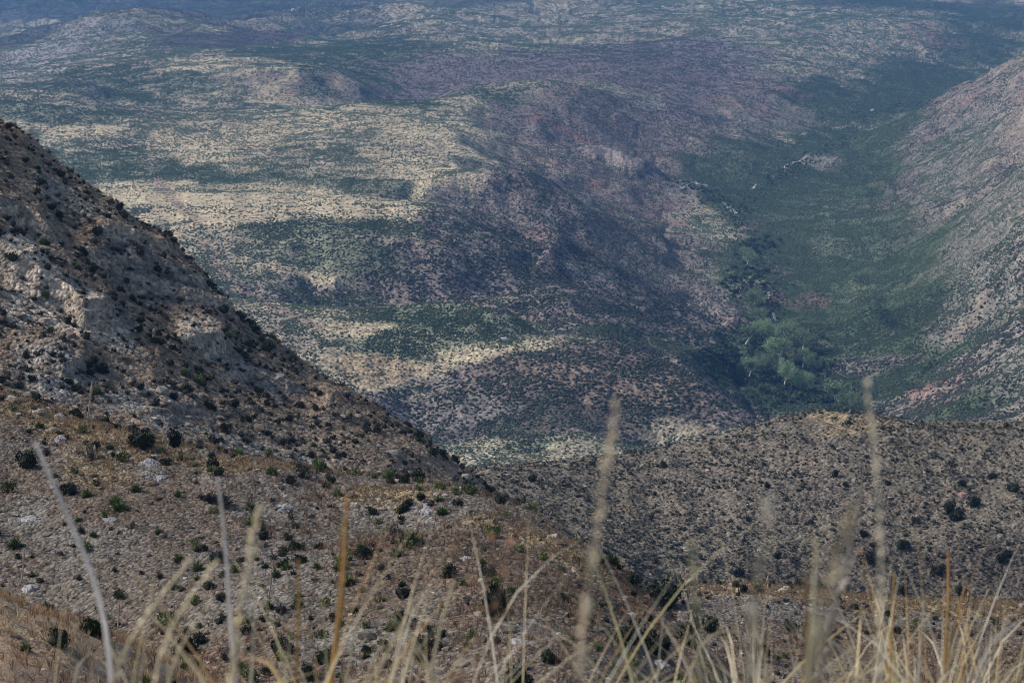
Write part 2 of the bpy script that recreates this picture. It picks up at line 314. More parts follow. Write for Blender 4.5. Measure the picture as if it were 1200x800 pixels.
# stream bed, bare gravel bars
for p in ([(795, 222), (815, 214), (830, 218)], [(845, 238), (858, 246), (866, 252)], [(915, 200), (922, 194), (940, 188), (946, 182)], [(1020, 130), (1024, 129)],
          [(900, 342), (903, 350)], [(905, 368), (910, 378)], [(882, 222), (886, 216)]):
    line(p, 1.7, 1.0, col=WHITE * .85, den=.0, edge=.3, warp=.4, cap=5)
# mesa: dry grass openings and shrub belts
for b in [(200, 240, 90, 25), (300, 250, 110, 24), (400, 240, 60, 14), (230, 180, 70, 18), (300, 160, 60, 20), (360, 130, 80, 20), (270, 75, 70, 6), (300, 72, 30, 4), (200, 165, 40, 14), (480, 190, 90, 22),
          (500, 150, 90, 22), (350, 320, 60, 10), (420, 385, 50, 8), (440, 430, 60, 12), (500, 420, 70, 7), (430, 448, 40, 8), (590, 370, 22, 5), (470, 380, 20, 3), (140, 225, 40, 7), (90, 150, 60, 12), (600, 405, 50, 3)]:
    blob(*b, col=GOLD, den=.2, s=.85, warp=2)
blob(290, 245, 150, 24, col=GOLD * 1.04, den=.1, s=.75, warp=1.5); blob(200, 235, 80, 16, col=GOLD * 1.08, den=.05, s=.7); blob(430, 430, 70, 14, col=STRAW * .95, den=.12, s=.7)
for b in [(150, 205, 130, 8), (80, 190, 100, 12), (60, 130, 90, 10), (330, 275, 60, 9), (420, 265, 60, 9), (400, 300, 80, 10), (280, 208, 90, 5), (420, 215, 60, 5), (350, 345, 40, 7), (420, 350, 30, 6), (470, 375, 80, 6),
          (520, 385, 80, 6), (560, 378, 60, 4), (450, 408, 70, 7), (500, 365, 90, 4), (620, 382, 50, 4), (90, 90, 70, 12), (200, 100, 60, 12), (380, 75, 70, 10), (440, 60, 60, 12), (560, 110, 70, 3), (480, 122, 70, 3), (330, 60, 50, 4)]:
    blob(*b, col=c(.15, .18, .11), den=.88, s=.75, warp=2)
line([(60, 98), (120, 104), (160, 112), (185, 122), (195, 130)], 12, 4, col=c(.09, .12, .08), den=.95, s=.8)
line([(30, 96), (90, 95), (140, 104)], 14, 3, col=c(.25, .2, .18), den=.3, s=.6)
# track over the mesa
line([(176, 45), (182, 60), (178, 120), (176, 180), (184, 208)], 6, 3, col=c(.27, .19, .165), den=.3, s=.3, warp=1.6)
line([(184, 210), (205, 235), (235, 262), (240, 285), (255, 310), (290, 345), (330, 365), (380, 385)], 8, 3, col=c(.29, .19, .16), den=.12, s=.6, warp=1.6)
# far hills and head of the canyon
for b in [(60, 62, 70, 18), (120, 32, 60, 12), (30, 85, 50, 10)]: blob(*b, col=c(.31, .285, .26), den=.32, s=.9, warp=.8)
for b in [(250, 48, 60, 9), (310, 45, 40, 8)]: blob(*b, col=c(.105, .085, .09), den=.34, s=.95, warp=.7)
for b in [(40, 8, 120, 12), (180, 6, 120, 8), (350, 10, 120, 14), (380, 35, 60, 8), (540, 4, 60, 4), (20, 45, 50, 8), (1150, 8, 80, 8), (1000, 4, 80, 6)]: blob(*b, col=c(.085, .095, .085), den=.6, s=.9, warp=.8)
line([(1010, 2), (1080, 8), (1130, 14), (1180, 24)], 26, 4, col=c(.05, .085, .05), den=.9, s=.8)
for b in [(900, 35, 90, 7), (1000, 42, 60, 5), (830, 25, 60, 6), (700, 30, 70, 7), (560, 30, 60, 10), (490, 20, 50, 8)]: blob(*b, col=c(.33, .29, .235), den=.4, s=.55, warp=2)
# slope right of the gap
for b in [(1140, 160, 70, 50), (1170, 250, 60, 50), (1160, 330, 60, 50), (1200, 420, 50, 50), (1120, 200, 50, 40)]: blob(*b, col=c(.20, .185, .155), den=.62, s=.92)
for b in [(1160, 190, 14, 6), (1190, 250, 14, 6), (1120, 240, 12, 5), (1180, 160, 16, 5), (1150, 350, 18, 5), (1130, 385, 22, 4)]: blob(*b, col=c(.34, .27, .20), den=.25, s=.5)

# dusky hill in the middle distance
M = slice(r3, r4)
CC[M] = c(.225, .19, .15); DEN[M] = .5
lerp(M, ss(n2[M], .42, .6) * .6, c(.235, .185, .15)); lerp(M, ss(n1[M], .45, .62) * .45, PURP)
dm = dict(dr=(438, 645))
for b in [(975, 487, 30, 5), (1000, 500, 60, 8)]: blob(*b, col=STRAW, den=.3, s=.6, **dm)
for b in [(1100, 530, 90, 20), (900, 540, 80, 16), (1150, 600, 60, 20), (700, 560, 60, 10)]: blob(*b, col=c(.27, .22, .175), s=.5, **dm)
for b in [(1050, 670, 140, 24), (900, 670, 70, 18), (1150, 660, 80, 30), (1010, 640, 30, 14)]: blob(*b, col=BROWN * .8, den=.45, s=.7, **dm)
for b in [(1016, 648, 12, 6), (1127, 580, 8, 3)]: blob(*b, col=RED, s=.8, **dm)
# rocky hillside with ledges
R = slice(r2, r3)
CC[R] = c(.225, .165, .125); DEN[R] = .42
lerp(R, ss(n2[R], .48, .62) * .3, c(.24, .21, .185)); lerp(R, ss(n1[R], .45, .62) * .5, c(.24, .175, .125))
dm = dict(dr=(262, 438))
for b in [(90, 360, 50, 30), (110, 375, 40, 22), (50, 330, 40, 24), (30, 290, 34, 14), (20, 350, 20, 30), (240, 390, 24, 18), (225, 385, 20, 12)]: blob(*b, col=CREAM * 1.0, den=.08, s=.9, warp=1, **dm)
for b in [(150, 295, 60, 10), (200, 300, 40, 8), (125, 290, 20, 10), (190, 285, 30, 6), (10, 150, 16, 12)]: blob(*b, col=ORNG, den=.15, s=.8, warp=1.4, **dm)
for b in [(200, 320, 60, 12), (240, 345, 40, 10), (160, 325, 60, 6), (220, 335, 60, 5)]: blob(*b, col=c(.27, .2, .165), den=.2, s=.8, **dm)
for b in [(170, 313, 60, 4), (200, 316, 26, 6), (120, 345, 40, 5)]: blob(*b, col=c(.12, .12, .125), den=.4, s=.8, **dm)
for b in [(290, 440, 60, 6), (320, 450, 30, 8), (270, 520, 50, 10), (200, 500, 30, 10), (60, 420, 60, 14), (350, 540, 60, 12), (140, 470, 30, 10), (80, 230, 40, 14), (60, 450, 40, 10)]: blob(*b, col=LGREY * .85, den=.2, s=.5, warp=1.6, **dm)
for b in [(230, 470, 70, 20), (300, 490, 80, 16), (400, 530, 90, 20), (150, 440, 50, 14)]: blob(*b, col=c(.25, .19, .145), s=.5, **dm)
# near slope
N = slice(r1, r2)
CC[N] = c(.19, .145, .115); DEN[N] = .4; 
lerp(N, ss(n2[N], .46, .6) * .75, c(.215, .145, .11)); lerp(N, ss(fbm(GX[N] / 22, GD[N] / 22, 3, 66), .45, .62) * .35, GREY)
GRS[N] = .25 + .5 * ss(n2[N], .45, .62)
dm = dict(dr=(100, 262))
def gold(b, s=.8):
    sl, m = blob(*b, col=STRAW, den=None, s=s, **dm); GRS[sl] = np.maximum(GRS[sl], m * 1.5)
for b in [(60, 490, 90, 16), (130, 515, 70, 12), (200, 535, 50, 10), (290, 545, 60, 7), (640, 640, 40, 12), (690, 665, 40, 16), (620, 628, 30, 8), (560, 610, 30, 6), (470, 580, 60, 8), (110, 550, 50, 20), (860, 690, 60, 4), (980, 700, 120, 4), (1150, 710, 120, 4)]: gold(b)
for b in [(520, 640, 60, 20), (560, 660, 60, 22), (420, 650, 60, 26), (160, 580, 80, 26), (230, 620, 50, 26), (680, 720, 60, 30)]: blob(*b, col=c(.19, .135, .10), s=.45, **dm)
for b in [(290, 590, 30, 14), (340, 600, 30, 14), (300, 560, 60, 10), (330, 680, 90, 40), (100, 640, 60, 26), (460, 600, 60, 10), (490, 620, 26, 10), (600, 730, 60, 20), (960, 720, 60, 10), (1050, 730, 60, 10), (180, 548, 18, 12), (30, 600, 30, 20), (400, 760, 80, 24)]: blob(*b, col=c(.27, .25, .235), s=.5, **dm)
for b in [(745, 700, 26, 16), (760, 722, 26, 14), (735, 715, 20, 12)]: blob(*b, col=ORNG, s=.85, **dm)
for b in [(715, 665, 26, 8), (722, 690, 20, 14), (435, 640, 40, 8)]: blob(*b, col=MAROON * 1.2, s=.6, **dm)
# knoll underfoot and its spur
K = slice(0, r1)
CC[K] = c(.22, .17, .13); GRS[K] = .8
lerp(K, ss(n2[K], .4, .6) * .6, STRAW)
blob(60, 720, 90, 20, col=STRAW, s=.8, dr=(30, 100)); blob(20, 770, 30, 16, col=RUST, s=.6, dr=(30, 100))
CLIFF = CLIFF.clip(0, 1); ck = CLIFF[r2:r3]; lerp(R, ck * .8, c(.40, .32, .26)); DEN[R] *= 1 - .8 * ck
for S_ in (N, R, M): CC[S_] *= np.array([.97, 1.02, .97])
ck = CLIFF[r4:]; lerp(F, ck * .6, c(.26, .22, .20)); DEN[F] *= 1 - .8 * ck
CC[N] *= .78; CC[R] *= 1.0; CC[M] *= .74
bed = fbm(GZ[r2:r3] * 1.3 + GX[r2:r3] * .02, GX[r2:r3] / 40, 3, 171); CC[r2:r3] *= (1 + (bed - .5) * 1.1 * (.25 + .75 * CLIFF[r2:r3]))[..., None]
# fine natural variation
v = fbm(GX / (GD * .012 + .05), GD / (GD * .03 + .1), 3, 91)
CC *= (.72 + .56 * v)[..., None]
CC = np.clip(CC, .01, .9); DEN = DEN.clip(0, 1)

# ------------------------------------------------------------------ ground sheets
def mat(name):
    m = bpy.data.materials.new(name); m.use_nodes = True; nt = m.node_tree; nt.nodes.clear(); return m, nt
def nd(nt, t, **k):
    n = nt.nodes.new(t)
    for q, v in k.items(): setattr(n, q, v)
    return n
def ground_mat(name, s1, s2, bump, crack):
    m, nt = mat(name); L = nt.links.new
    out = nd(nt, 'ShaderNodeOutputMaterial'); b = nd(nt, 'ShaderNodeBsdfPrincipled'); b.inputs['Roughness'].default_value = .95; b.inputs['Specular IOR Level'].default_value = .15
    at = nd(nt, 'ShaderNodeAttribute', attribute_name='soil'); tc = nd(nt, 'ShaderNodeNewGeometry')
    nz = nd(nt, 'ShaderNodeTexNoise'); nz.inputs['Scale'].default_value = s1; nz.inputs['Detail'].default_value = 4; nz.inputs['Roughness'].default_value = .65
    vo = nd(nt, 'ShaderNodeTexVoronoi'); vo.inputs['Scale'].default_value = s2
    L(tc.outputs['Position'], nz.inputs['Vector']); L(tc.outputs['Position'], vo.inputs['Vector'])
    mr = nd(nt, 'ShaderNodeMapRange'); mr.inputs[1].default_value = .3; mr.inputs[2].default_value = .7; mr.inputs[3].default_value = .62; mr.inputs[4].default_value = 1.38
    L(nz.outputs['Fac'], mr.inputs[0])
    # every stone has a tone of its own
    sp = nd(nt, 'ShaderNodeSeparateColor'); L(vo.outputs['Color'], sp.inputs[0])
    mr2 = nd(nt, 'ShaderNodeMapRange'); mr2.inputs[3].default_value = 1 - crack; mr2.inputs[4].default_value = 1 + crack; L(sp.outputs[0], mr2.inputs[0])
    mu = nd(nt, 'ShaderNodeMath', operation='MULTIPLY'); L(mr.outputs[0], mu.inputs[0]); L(mr2.outputs[0], mu.inputs[1])
    vm = nd(nt, 'ShaderNodeVectorMath', operation='SCALE'); L(at.outputs['Color'], vm.inputs[0]); L(mu.outputs[0], vm.inputs['Scale'])
    L(vm.outputs[0], b.inputs['Base Color'])
    bp = nd(nt, 'ShaderNodeBump'); bp.inputs['Strength'].default_value = 1; bp.inputs['Distance'].default_value = bump
    ad = nd(nt, 'ShaderNodeMath', operation='SUBTRACT'); L(nz.outputs['Fac'], ad.inputs[0]); L(vo.outputs['Distance'], ad.inputs[1]); L(ad.outputs[0], bp.inputs['Height'])
    L(bp.outputs[0], b.inputs['Normal']); L(b.outputs[0], out.inputs[0]); return m

def mesh_np(name, verts, faces, attr=None, aname='soil', smooth=False, k=4):
    me = bpy.data.meshes.new(name); nf = len(faces)
    me.vertices.add(len(verts)); me.vertices.foreach_set('co', np.ascontiguousarray(verts, np.float32).ravel())
    me.loops.add(nf * k); me.loops.foreach_set('vertex_index', np.ascontiguousarray(faces, np.int32).ravel())
    me.polygons.add(nf); me.polygons.foreach_set('loop_start', np.arange(0, nf * k, k, dtype=np.int32))
    try: me.polygons.foreach_set('loop_total', np.full(nf, k, np.int32))
    except Exception: pass
    me.polygons.foreach_set('use_smooth', np.full(nf, smooth, bool))
    if attr is not None:
        at = me.attributes.new(aname, 'FLOAT_COLOR', 'POINT'); at.data.foreach_set('color', np.c_[attr, np.ones(len(attr))].astype(np.float32).ravel())
    me.update(calc_edges=True); return me

def link(name, me, m=None, parent=None, **p):
    o = bpy.data.objects.new(name, me); COL.objects.link(o)
    if m is not None and me is not None and len(me.materials) == 0: me.materials.append(m)
    if parent is not None: o.parent = parent
    for q, v in p.items(): o[q] = v
    return o

GM = [ground_mat('knoll_soil', 9, 22, .02, .35), ground_mat('gravel_slope', 2.2, 3.6, .16, .5), ground_mat('ledge_slope', 1.0, 1.7, .35, .45), ground_mat('dusky_slope', .6, 1.1, .5, .4), ground_mat('mesa_soil', .12, .45, .8, .38)]
GN = ['hilltop_ground', 'near_hillside', 'ledge_hillside', 'middle_hill', 'canyon_land']
for k in range(5):
    i0, i1 = SEGI[k], SEGI[k + 1] + 1
    V3 = np.stack([GX[i0:i1], GD[i0:i1], GZ[i0:i1]], -1); ni, nj = V3.shape[:2]
    ii, jj = np.meshgrid(np.arange(ni - 1), np.arange(nj - 1), indexing='ij'); q = ii * nj + jj
    f = np.stack([q, q + 1, q + nj + 1, q + nj], -1).reshape(-1, 4)
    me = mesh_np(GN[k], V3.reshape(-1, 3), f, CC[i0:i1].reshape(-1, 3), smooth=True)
    link(GN[k], me, GM[k], kind='structure')
# ------------------------------------------------------------------ plants and stones
def leafmat(name, rough=.8, var=.35, transl=.0):
    m, nt = mat(name); L = nt.links.new
    out = nd(nt, 'ShaderNodeOutputMaterial'); b = nd(nt, 'ShaderNodeBsdfPrincipled'); b.inputs['Roughness'].default_value = rough; b.inputs['Specular IOR Level'].default_value = .2
    at = nd(nt, 'ShaderNodeAttribute', attribute_name='soil'); oi = nd(nt, 'ShaderNodeObjectInfo'); geo = nd(nt, 'ShaderNodeNewGeometry')
    nz = nd(nt, 'ShaderNodeTexNoise'); nz.inputs['Scale'].default_value = 6; L(geo.outputs['Position'], nz.inputs['Vector'])
    mr = nd(nt, 'ShaderNodeMapRange'); mr.inputs[3].default_value = 1 - var; mr.inputs[4].default_value = 1 + var; L(oi.outputs['Random'], mr.inputs[0])
    m2 = nd(nt, 'ShaderNodeMapRange'); m2.inputs[1].default_value = .3; m2.inputs[2].default_value = .7; m2.inputs[3].default_value = .75; m2.inputs[4].default_value = 1.25; L(nz.outputs['Fac'], m2.inputs[0])
    mu = nd(nt, 'ShaderNodeMath', operation='MULTIPLY'); L(mr.outputs[0], mu.inputs[0]); L(m2.outputs[0], mu.inputs[1])
    vm = nd(nt, 'ShaderNodeVectorMath', operation='SCALE'); L(at.outputs['Color'], vm.inputs[0]); L(mu.outputs[0], vm.inputs['Scale']); L(vm.outputs[0], b.inputs['Base Color'])
    if transl:
        tr = nd(nt, 'ShaderNodeBsdfTranslucent'); L(vm.outputs[0], tr.inputs['Color']); mx = nd(nt, 'ShaderNodeMixShader'); mx.inputs[0].default_value = transl
        L(b.outputs[0], mx.inputs[1]); L(tr.outputs[0], mx.inputs[2]); L(mx.outputs[0], out.inputs[0])
    else: L(b.outputs[0], out.inputs[0])
    return m
M_LEAF = leafmat('leaves'); M_ROCK = leafmat('stone', .95, .25); M_GRASS = leafmat('dry_blades', .7, .12, .3); M_WOOD = leafmat('pale_wood', .85, .15)

def octa(r):
    v = np.array([(1, 0, 0), (0, 1, 0), (-1, 0, 0), (0, -1, 0), (0, 0, 1.), (0, 0, -.5)]) * 1.0
    v *= r.uniform(.7, 1.3, (6, 1)); v[:, :2] += r.uniform(-.2, .2, (6, 2))
    f = np.array([(0, 1, 4), (1, 2, 4), (2, 3, 4), (3, 0, 4), (1, 0, 5), (2, 1, 5), (3, 2, 5), (0, 3, 5)]); return v, f
def ico(r, jit=.28, zs=.8):
    p = (1 + 5 ** .5) / 2
    v = np.array([(-1, p, 0), (1, p, 0), (-1, -p, 0), (1, -p, 0), (0, -1, p), (0, 1, p), (0, -1, -p), (0, 1, -p), (p, 0, -1), (p, 0, 1), (-p, 0, -1), (-p, 0, 1)]) / 1.9
    f = np.array([(0, 11, 5), (0, 5, 1), (0, 1, 7), (0, 7, 10), (0, 10, 11), (1, 5, 9), (5, 11, 4), (11, 10, 2), (10, 7, 6), (7, 1, 8), (3, 9, 4), (3, 4, 2), (3, 2, 6), (3, 6, 8), (3, 8, 9), (4, 9, 5), (2, 4, 11), (6, 2, 10), (8, 6, 7), (9, 8, 1)])
    v = v * r.uniform(1 - jit, 1 + jit, (12, 1)); v[:, 2] *= zs; return v, f
def leafy(r, n=220, spread=1., zs=.75, leaf=.16, core=.62, lobes=7):
    """a crown: an uneven dark core and leaf sprays gathered in lobes"""
    cv, cf = ico(r, .2, zs); cv = cv * core; cv[:, 2] += .35 * zs
    cen = r.normal(size=(lobes, 3)); cen /= np.linalg.norm(cen, axis=1)[:, None]; cen[:, 2] = np.abs(cen[:, 2]); cen *= r.uniform(.35, .72, (lobes, 1)); cen[:, 2] *= zs; cen[:, 2] += .3
    k = r.integers(0, lobes, n); off = r.normal(size=(n, 3)); off /= np.linalg.norm(off, axis=1)[:, None]; rad = r.uniform(.22, .44, lobes)[k]
    P = cen[k] + off * rad[:, None] * np.array([1, 1, zs]) * r.uniform(.7, 1.1, (n, 1)) * spread
    d1 = r.normal(size=(n, 3)); d1 += off * .8; d1 /= np.linalg.norm(d1, axis=1)[:, None]; d2 = np.cross(d1, r.normal(size=(n, 3))); d2 /= np.linalg.norm(d2, axis=1)[:, None]
    s = leaf * r.uniform(.6, 1.3, (n, 1)); tri = np.stack([P - d2 * s * .6, P + d2 * s * .6, P + d1 * s * 1.3], 1)
    v = np.concatenate([cv, tri.reshape(-1, 3)]); f = np.concatenate([cf, 12 + np.arange(3 * n).reshape(-1, 3)])
    tone = np.concatenate([np.full(12, .6), np.repeat(r.uniform(.55, 1.45, n), 3)]); return v, f, tone
def spiky(r, n=110, up=.15, L=1., w=.055, lo=-.05):
    """a rosette of stiff blades"""
    az = r.uniform(0, 2 * math.pi, n); el = np.arcsin(r.uniform(lo, 1, n)); ln = L * r.uniform(.6, 1.05, n)
    d = np.stack([np.cos(az) * np.cos(el), np.sin(az) * np.cos(el), np.sin(el) + up], -1); sd = np.stack([-np.sin(az), np.cos(az), np.zeros(n)], -1)
    b = d * .05; tip = d * ln[:, None]; tip[:, 2] -= .12 * ln * np.cos(el)
    mid = (b + tip) / 2 + np.array([0, 0, .06]); tri = np.stack([b, mid + sd * w, tip, mid - sd * w], 1)
    v = tri.reshape(-1, 3); q = 4 * np.arange(n)[:, None]; f = np.concatenate([q + [0, 1, 2], q + [0, 2, 3]])
    return v, f, np.repeat(r.uniform(.6, 1.4, n), 4)

def merged(name, pos, sc, var, protos, colr, material, zsq=None, kind='stuff', tilt=0.):
    """scatter as one mesh"""
    VV, FF, KK = [], [], []; off = 0
    ang = rng.uniform(0, 2 * math.pi, len(pos))
    for k, pr in enumerate(protos):
        s = var == k; n = int(s.sum())
        if not n: continue
        v, f = pr[0], pr[1]; tone = pr[2] if len(pr) > 2 else np.ones(len(v))
        ca_, sa_ = np.cos(ang[s]), np.sin(ang[s]); ss_ = sc[s]; zq = np.ones(n) if zsq is None else zsq[s]
        X = (v[None, :, 0] * ca_[:, None] - v[None, :, 1] * sa_[:, None]) * ss_[:, None]; Y = (v[None, :, 0] * sa_[:, None] + v[None, :, 1] * ca_[:, None]) * ss_[:, None]; Z = v[None, :, 2] * (ss_ * zq)[:, None]
        VV.append((np.stack([X, Y, Z], -1) + pos[s][:, None]).reshape(-1, 3)); FF.append((f[None] + (off + np.arange(n) * len(v))[:, None, None]).reshape(-1, 3))
        KK.append((colr[s][:, None] * tone[None, :, None]).reshape(-1, 3)); off += n * len(v)
    me = mesh_np(name, np.concatenate(VV), np.concatenate(FF), np.concatenate(KK), k=3)
    return link(name, me, material, kind=kind)

# cell weights: world area where the knoll can see it
CAREA = np.zeros(GZ.shape); CAREA[:-1, :-1] = (np.diff(GX, axis=1)[:-1] * np.diff(GD, axis=0)[:, :-1])
PM = np.vstack([np.full((1, GZ.shape[1]), 9.), CUMT[:-1]])
VIS = (TT <= PM + .0035) & (np.abs(GA) < .285)
VIS[:, :-1] |= VIS[:, 1:]
def scatter(k0, k1, density):
    """density: plants per square metre, an array over grid rows k0:k1"""
    w = CAREA[k0:k1] * density * VIS[k0:k1]; N = int(w.sum()); cw = np.cumsum(w.ravel()); u = rng.uniform(0, cw[-1], N)
    q = np.searchsorted(cw, u); i, j = np.divmod(np.minimum(q, w.size - 1), w.shape[1]); i += k0
    i = np.minimum(i, len(D1) - 2); j = np.minimum(j, len(A1) - 2); fi, fj = rng.uniform(size=N), rng.uniform(size=N)
    d = D1[i] + fi * (D1[i + 1] - D1[i]); a = A1[j] + fj * (A1[j + 1] - A1[j])
    z = (GZ[i, j] * (1 - fj) + GZ[i, j + 1] * fj) * (1 - fi) + (GZ[i + 1, j] * (1 - fj) + GZ[i + 1, j + 1] * fj) * fi
    return np.stack([a * d, d, z], -1), i, j

R_ = np.random.default_rng(3)
OCT = [octa(R_) for _ in range(10)]; ICO = [ico(R_) for _ in range(12)]
def mixcol(N, cols, p):
    k = rng.choice(len(cols), N, p=p); return np.array(cols)[k] * rng.uniform(.7, 1.35, (N, 1))

# canyon land: scrub in the open country
def size_at(d): return .50 + .0002 * np.maximum(d - 600, 0)
sl4 = slice(r4, None)
dr = size_at(GD[sl4]); clump = .45 + 1.1 * ss(fbm(GX[sl4] / 14, GD[sl4] / 18, 3, 101), .4, .62)
dens = DEN[sl4] ** 1.15 * clump / (3.14 * dr ** 2) * 1.0; dens[GD[sl4] > 7500] = 0
P4, i4, j4 = scatter(r4, len(D1), dens)
s4 = size_at(P4[:, 1]) * rng.uniform(.55, 1.5, len(P4)); den4 = DEN[i4, j4]; slp = SLOPE[i4, j4]
g = ss(den4, .45, .8)[:, None]
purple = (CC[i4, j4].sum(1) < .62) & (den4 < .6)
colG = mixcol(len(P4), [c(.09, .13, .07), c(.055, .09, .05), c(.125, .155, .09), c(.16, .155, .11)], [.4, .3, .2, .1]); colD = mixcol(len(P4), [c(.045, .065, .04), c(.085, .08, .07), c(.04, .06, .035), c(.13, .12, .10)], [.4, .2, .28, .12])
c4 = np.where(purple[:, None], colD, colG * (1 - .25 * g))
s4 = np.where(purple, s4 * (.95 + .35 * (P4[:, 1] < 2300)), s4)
P4[:, 2] += s4 * .1
print('open country scrub', len(P4))
c4 *= (1 - .3 * g); c4[:, 1] *= 1 + .12 * g[:, 0]
far_ = P4[:, 1] > 1900
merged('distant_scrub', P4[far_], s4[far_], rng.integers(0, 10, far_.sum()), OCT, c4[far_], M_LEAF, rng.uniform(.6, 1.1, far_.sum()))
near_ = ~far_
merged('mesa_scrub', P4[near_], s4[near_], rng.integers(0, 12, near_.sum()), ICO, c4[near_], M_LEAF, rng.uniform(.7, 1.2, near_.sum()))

# dusky middle hill
P3, i3, j3 = scatter(r3, r4, .55 * (.5 + ss(fbm(GX[r3:r4] / 8, GD[r3:r4] / 8, 2, 111), .4, .6)))
s3 = rng.gamma(4, .073, len(P3)).clip(.15, .9)
c3 = mixcol(len(P3), [c(.06, .07, .05), c(.09, .085, .07), c(.045, .055, .04), c(.14, .125, .09)], [.4, .25, .25, .1]); P3[:, 2] += s3 * .15
# ledge hillside
P2, i2, j2 = scatter(r2, r3, .46 * (.2 + DEN[r2:r3]) * (.4 + ss(fbm(GX[r2:r3] / 9, GD[r2:r3] / 9, 2, 121), .4, .6)))
s2 = rng.gamma(5, .088, len(P2)).clip(.16, 1.1)
c2 = mixcol(len(P2), [c(.05, .06, .04), c(.08, .09, .05), c(.035, .04, .032), c(.14, .13, .10)], [.4, .25, .25, .1])
print('hill', len(P3), 'ledge', len(P2))
LV = [leafy(np.random.default_rng(200 + k), 46, leaf=.34, core=.7, lobes=5) for k in range(6)]
# ------------------------------------------------------------------ near slopes
DARK = c(.034, .044, .026); GREEN = c(.13, .18, .065); OLIVE = c(.145, .17, .065); DUST = c(.08, .075, .07)
def proto_mesh(name, pr, base):
    v, f, tone = pr; return mesh_np(name, v, f, base[None] * tone[:, None], k=3)
PJ = [proto_mesh('dark_shrub', leafy(np.random.default_rng(300 + k), 620, leaf=.12, core=.6, lobes=9, zs=.85), DARK) for k in range(5)]
PS = [proto_mesh('green_shrub', spiky(np.random.default_rng(320 + k), 150, L=1.), GREEN) for k in range(4)] + [proto_mesh('green_shrub', leafy(np.random.default_rng(330 + k), 260, leaf=.15, core=.5, lobes=6, zs=.7), OLIVE) for k in range(3)]
PG = [proto_mesh('grey_shrub', spiky(np.random.default_rng(340 + k), 170, up=.3, w=.022, lo=.1), DUST) for k in range(3)] + [proto_mesh('grey_shrub', leafy(np.random.default_rng(350 + k), 300, leaf=.09, core=.35, lobes=7, zs=.7), DUST) for k in range(2)]
for q in PJ + PS + PG: q.materials.append(M_LEAF)

# records: kind, x, y, z, radius, note
REC = []
def rec(kind, x, y, z, r, hz=1.): REC.append([kind, float(x), float(y), float(z), float(r), hz])
BIG = [(165, 525, 33, 'D', .9), (33, 546, 30, 'D', .8), (108, 537, 24, 'G', .8), (82, 578, 22, 'D', .8), (135, 537, 12, 'D', .8), (778, 712, 52, 'D', .9), (583, 722, 40, 'D', 1.1), (737, 756, 40, 'D', .9), (768, 764, 34, 'D', 1),
       (809, 757, 30, 'D', 1.6), (833, 740, 24, 'D', 1.1), (884, 775, 28, 'D', 1.1), (68, 756, 28, 'D', .9), (111, 744, 34, 'D', .8), (467, 734, 22, 'D', 1.1), (496, 764, 34, 'D', .8), (518, 760, 22, 'G', .8), (604, 806, 34, 'D', 1.), (641, 776, 24, 'D', .9),
       (353, 560, 24, 'G', .9), (205, 524, 18, 'D', 1.5), (248, 588, 24, 'G', .7), (262, 592, 26, 'G', .8), (144, 540, 18, 'S', .8), (96, 506, 14, 'S', .9), (14, 480, 13, 'S', .7), (46, 500, 14, 'S', .7), (160, 576, 18, 'S', .8), (136, 590, 20, 'S', .8), (140, 596, 22, 'S', .6),
       (102, 582, 18, 'S', .9), (87, 554, 12, 'S', .8), (64, 559, 12, 'S', .7), (10, 576, 20, 'S', .9), (293, 596, 16, 'S', .8), (230, 645, 16, 'S', .7), (275, 670, 16, 'S', .9), (209, 656, 15, 'S', .8), (232, 668, 20, 'S', .8), (323, 676, 17, 'S', .9), (311, 665, 12, 'S', .8), (302, 656, 10, 'S', .7),
       (237, 645, 13, 'D', .8), (260, 704, 18, 'G', .9), (205, 690, 14, 'S', .8), (487, 634, 16, 'S', .8), (566, 660, 13, 'S', .8), (448, 668, 15, 'G', .8), (471, 686, 13, 'S', .8), (636, 655, 14, 'S', .8), (658, 668, 12, 'S', .8), (478, 592, 13, 'D', .8), (536, 592, 14, 'D', .7), (593, 606, 10, 'S', .8), (553, 604, 12, 'S', .8), (514, 586, 16, 'S', .6),
       (438, 560, 10, 'S', 1), (740, 682, 24, 'D', .7), (745, 668, 14, 'G', .7), (800, 790, 22, 'G', .7), (862, 690, 12, 'D', 1), (30, 762, 20, 'S', .7), (55, 712, 18, 'S', .6), (330, 718, 20, 'G', .8), (285, 730, 18, 'S', .8), (380, 775, 24, 'D', .9), (140, 700, 16, 'D', .9), (350, 700, 14, 'S', .8), (290, 742, 22, 'D', .6), (328, 772, 20, 'S', .7), (364, 796, 24, 'D', 1)]
for px, py, w_, k, hz in BIG:
    x, y, z = ground_at(px, py, 40, 262); rec(k, x, y, z, w_ * y / FPX / 2 * 1.25, hz)
for px, py, w_, hz in [(778, 547, 11, .9), (624, 563, 12, .9), (1056, 642, 18, .8), (1020, 656, 22, .8), (1112, 600, 18, 1.), (1122, 608, 20, .8), (1140, 592, 17, .9), (1188, 576, 16, .9), (1180, 652, 14, .9), (978, 558, 11, 1), (899, 571, 9, 1), (1101, 672, 19, .8), (1122, 694, 22, .6), (1058, 694, 14, .9), (1173, 658, 16, .9), (1012, 628, 14, .8), (1024, 640, 12, .8), (910, 652, 12, .8), (865, 672, 18, .6), (1072, 612, 12, .8), (1162, 560, 13, .7), (1128, 568, 12, .8), (992, 570, 8, .9), (1040, 568, 9, .9)]:
    x, y, z = ground_at(px, py, 438, 645); rec('D', x, y, z, w_ * y / FPX / 2 * 1.15, hz)
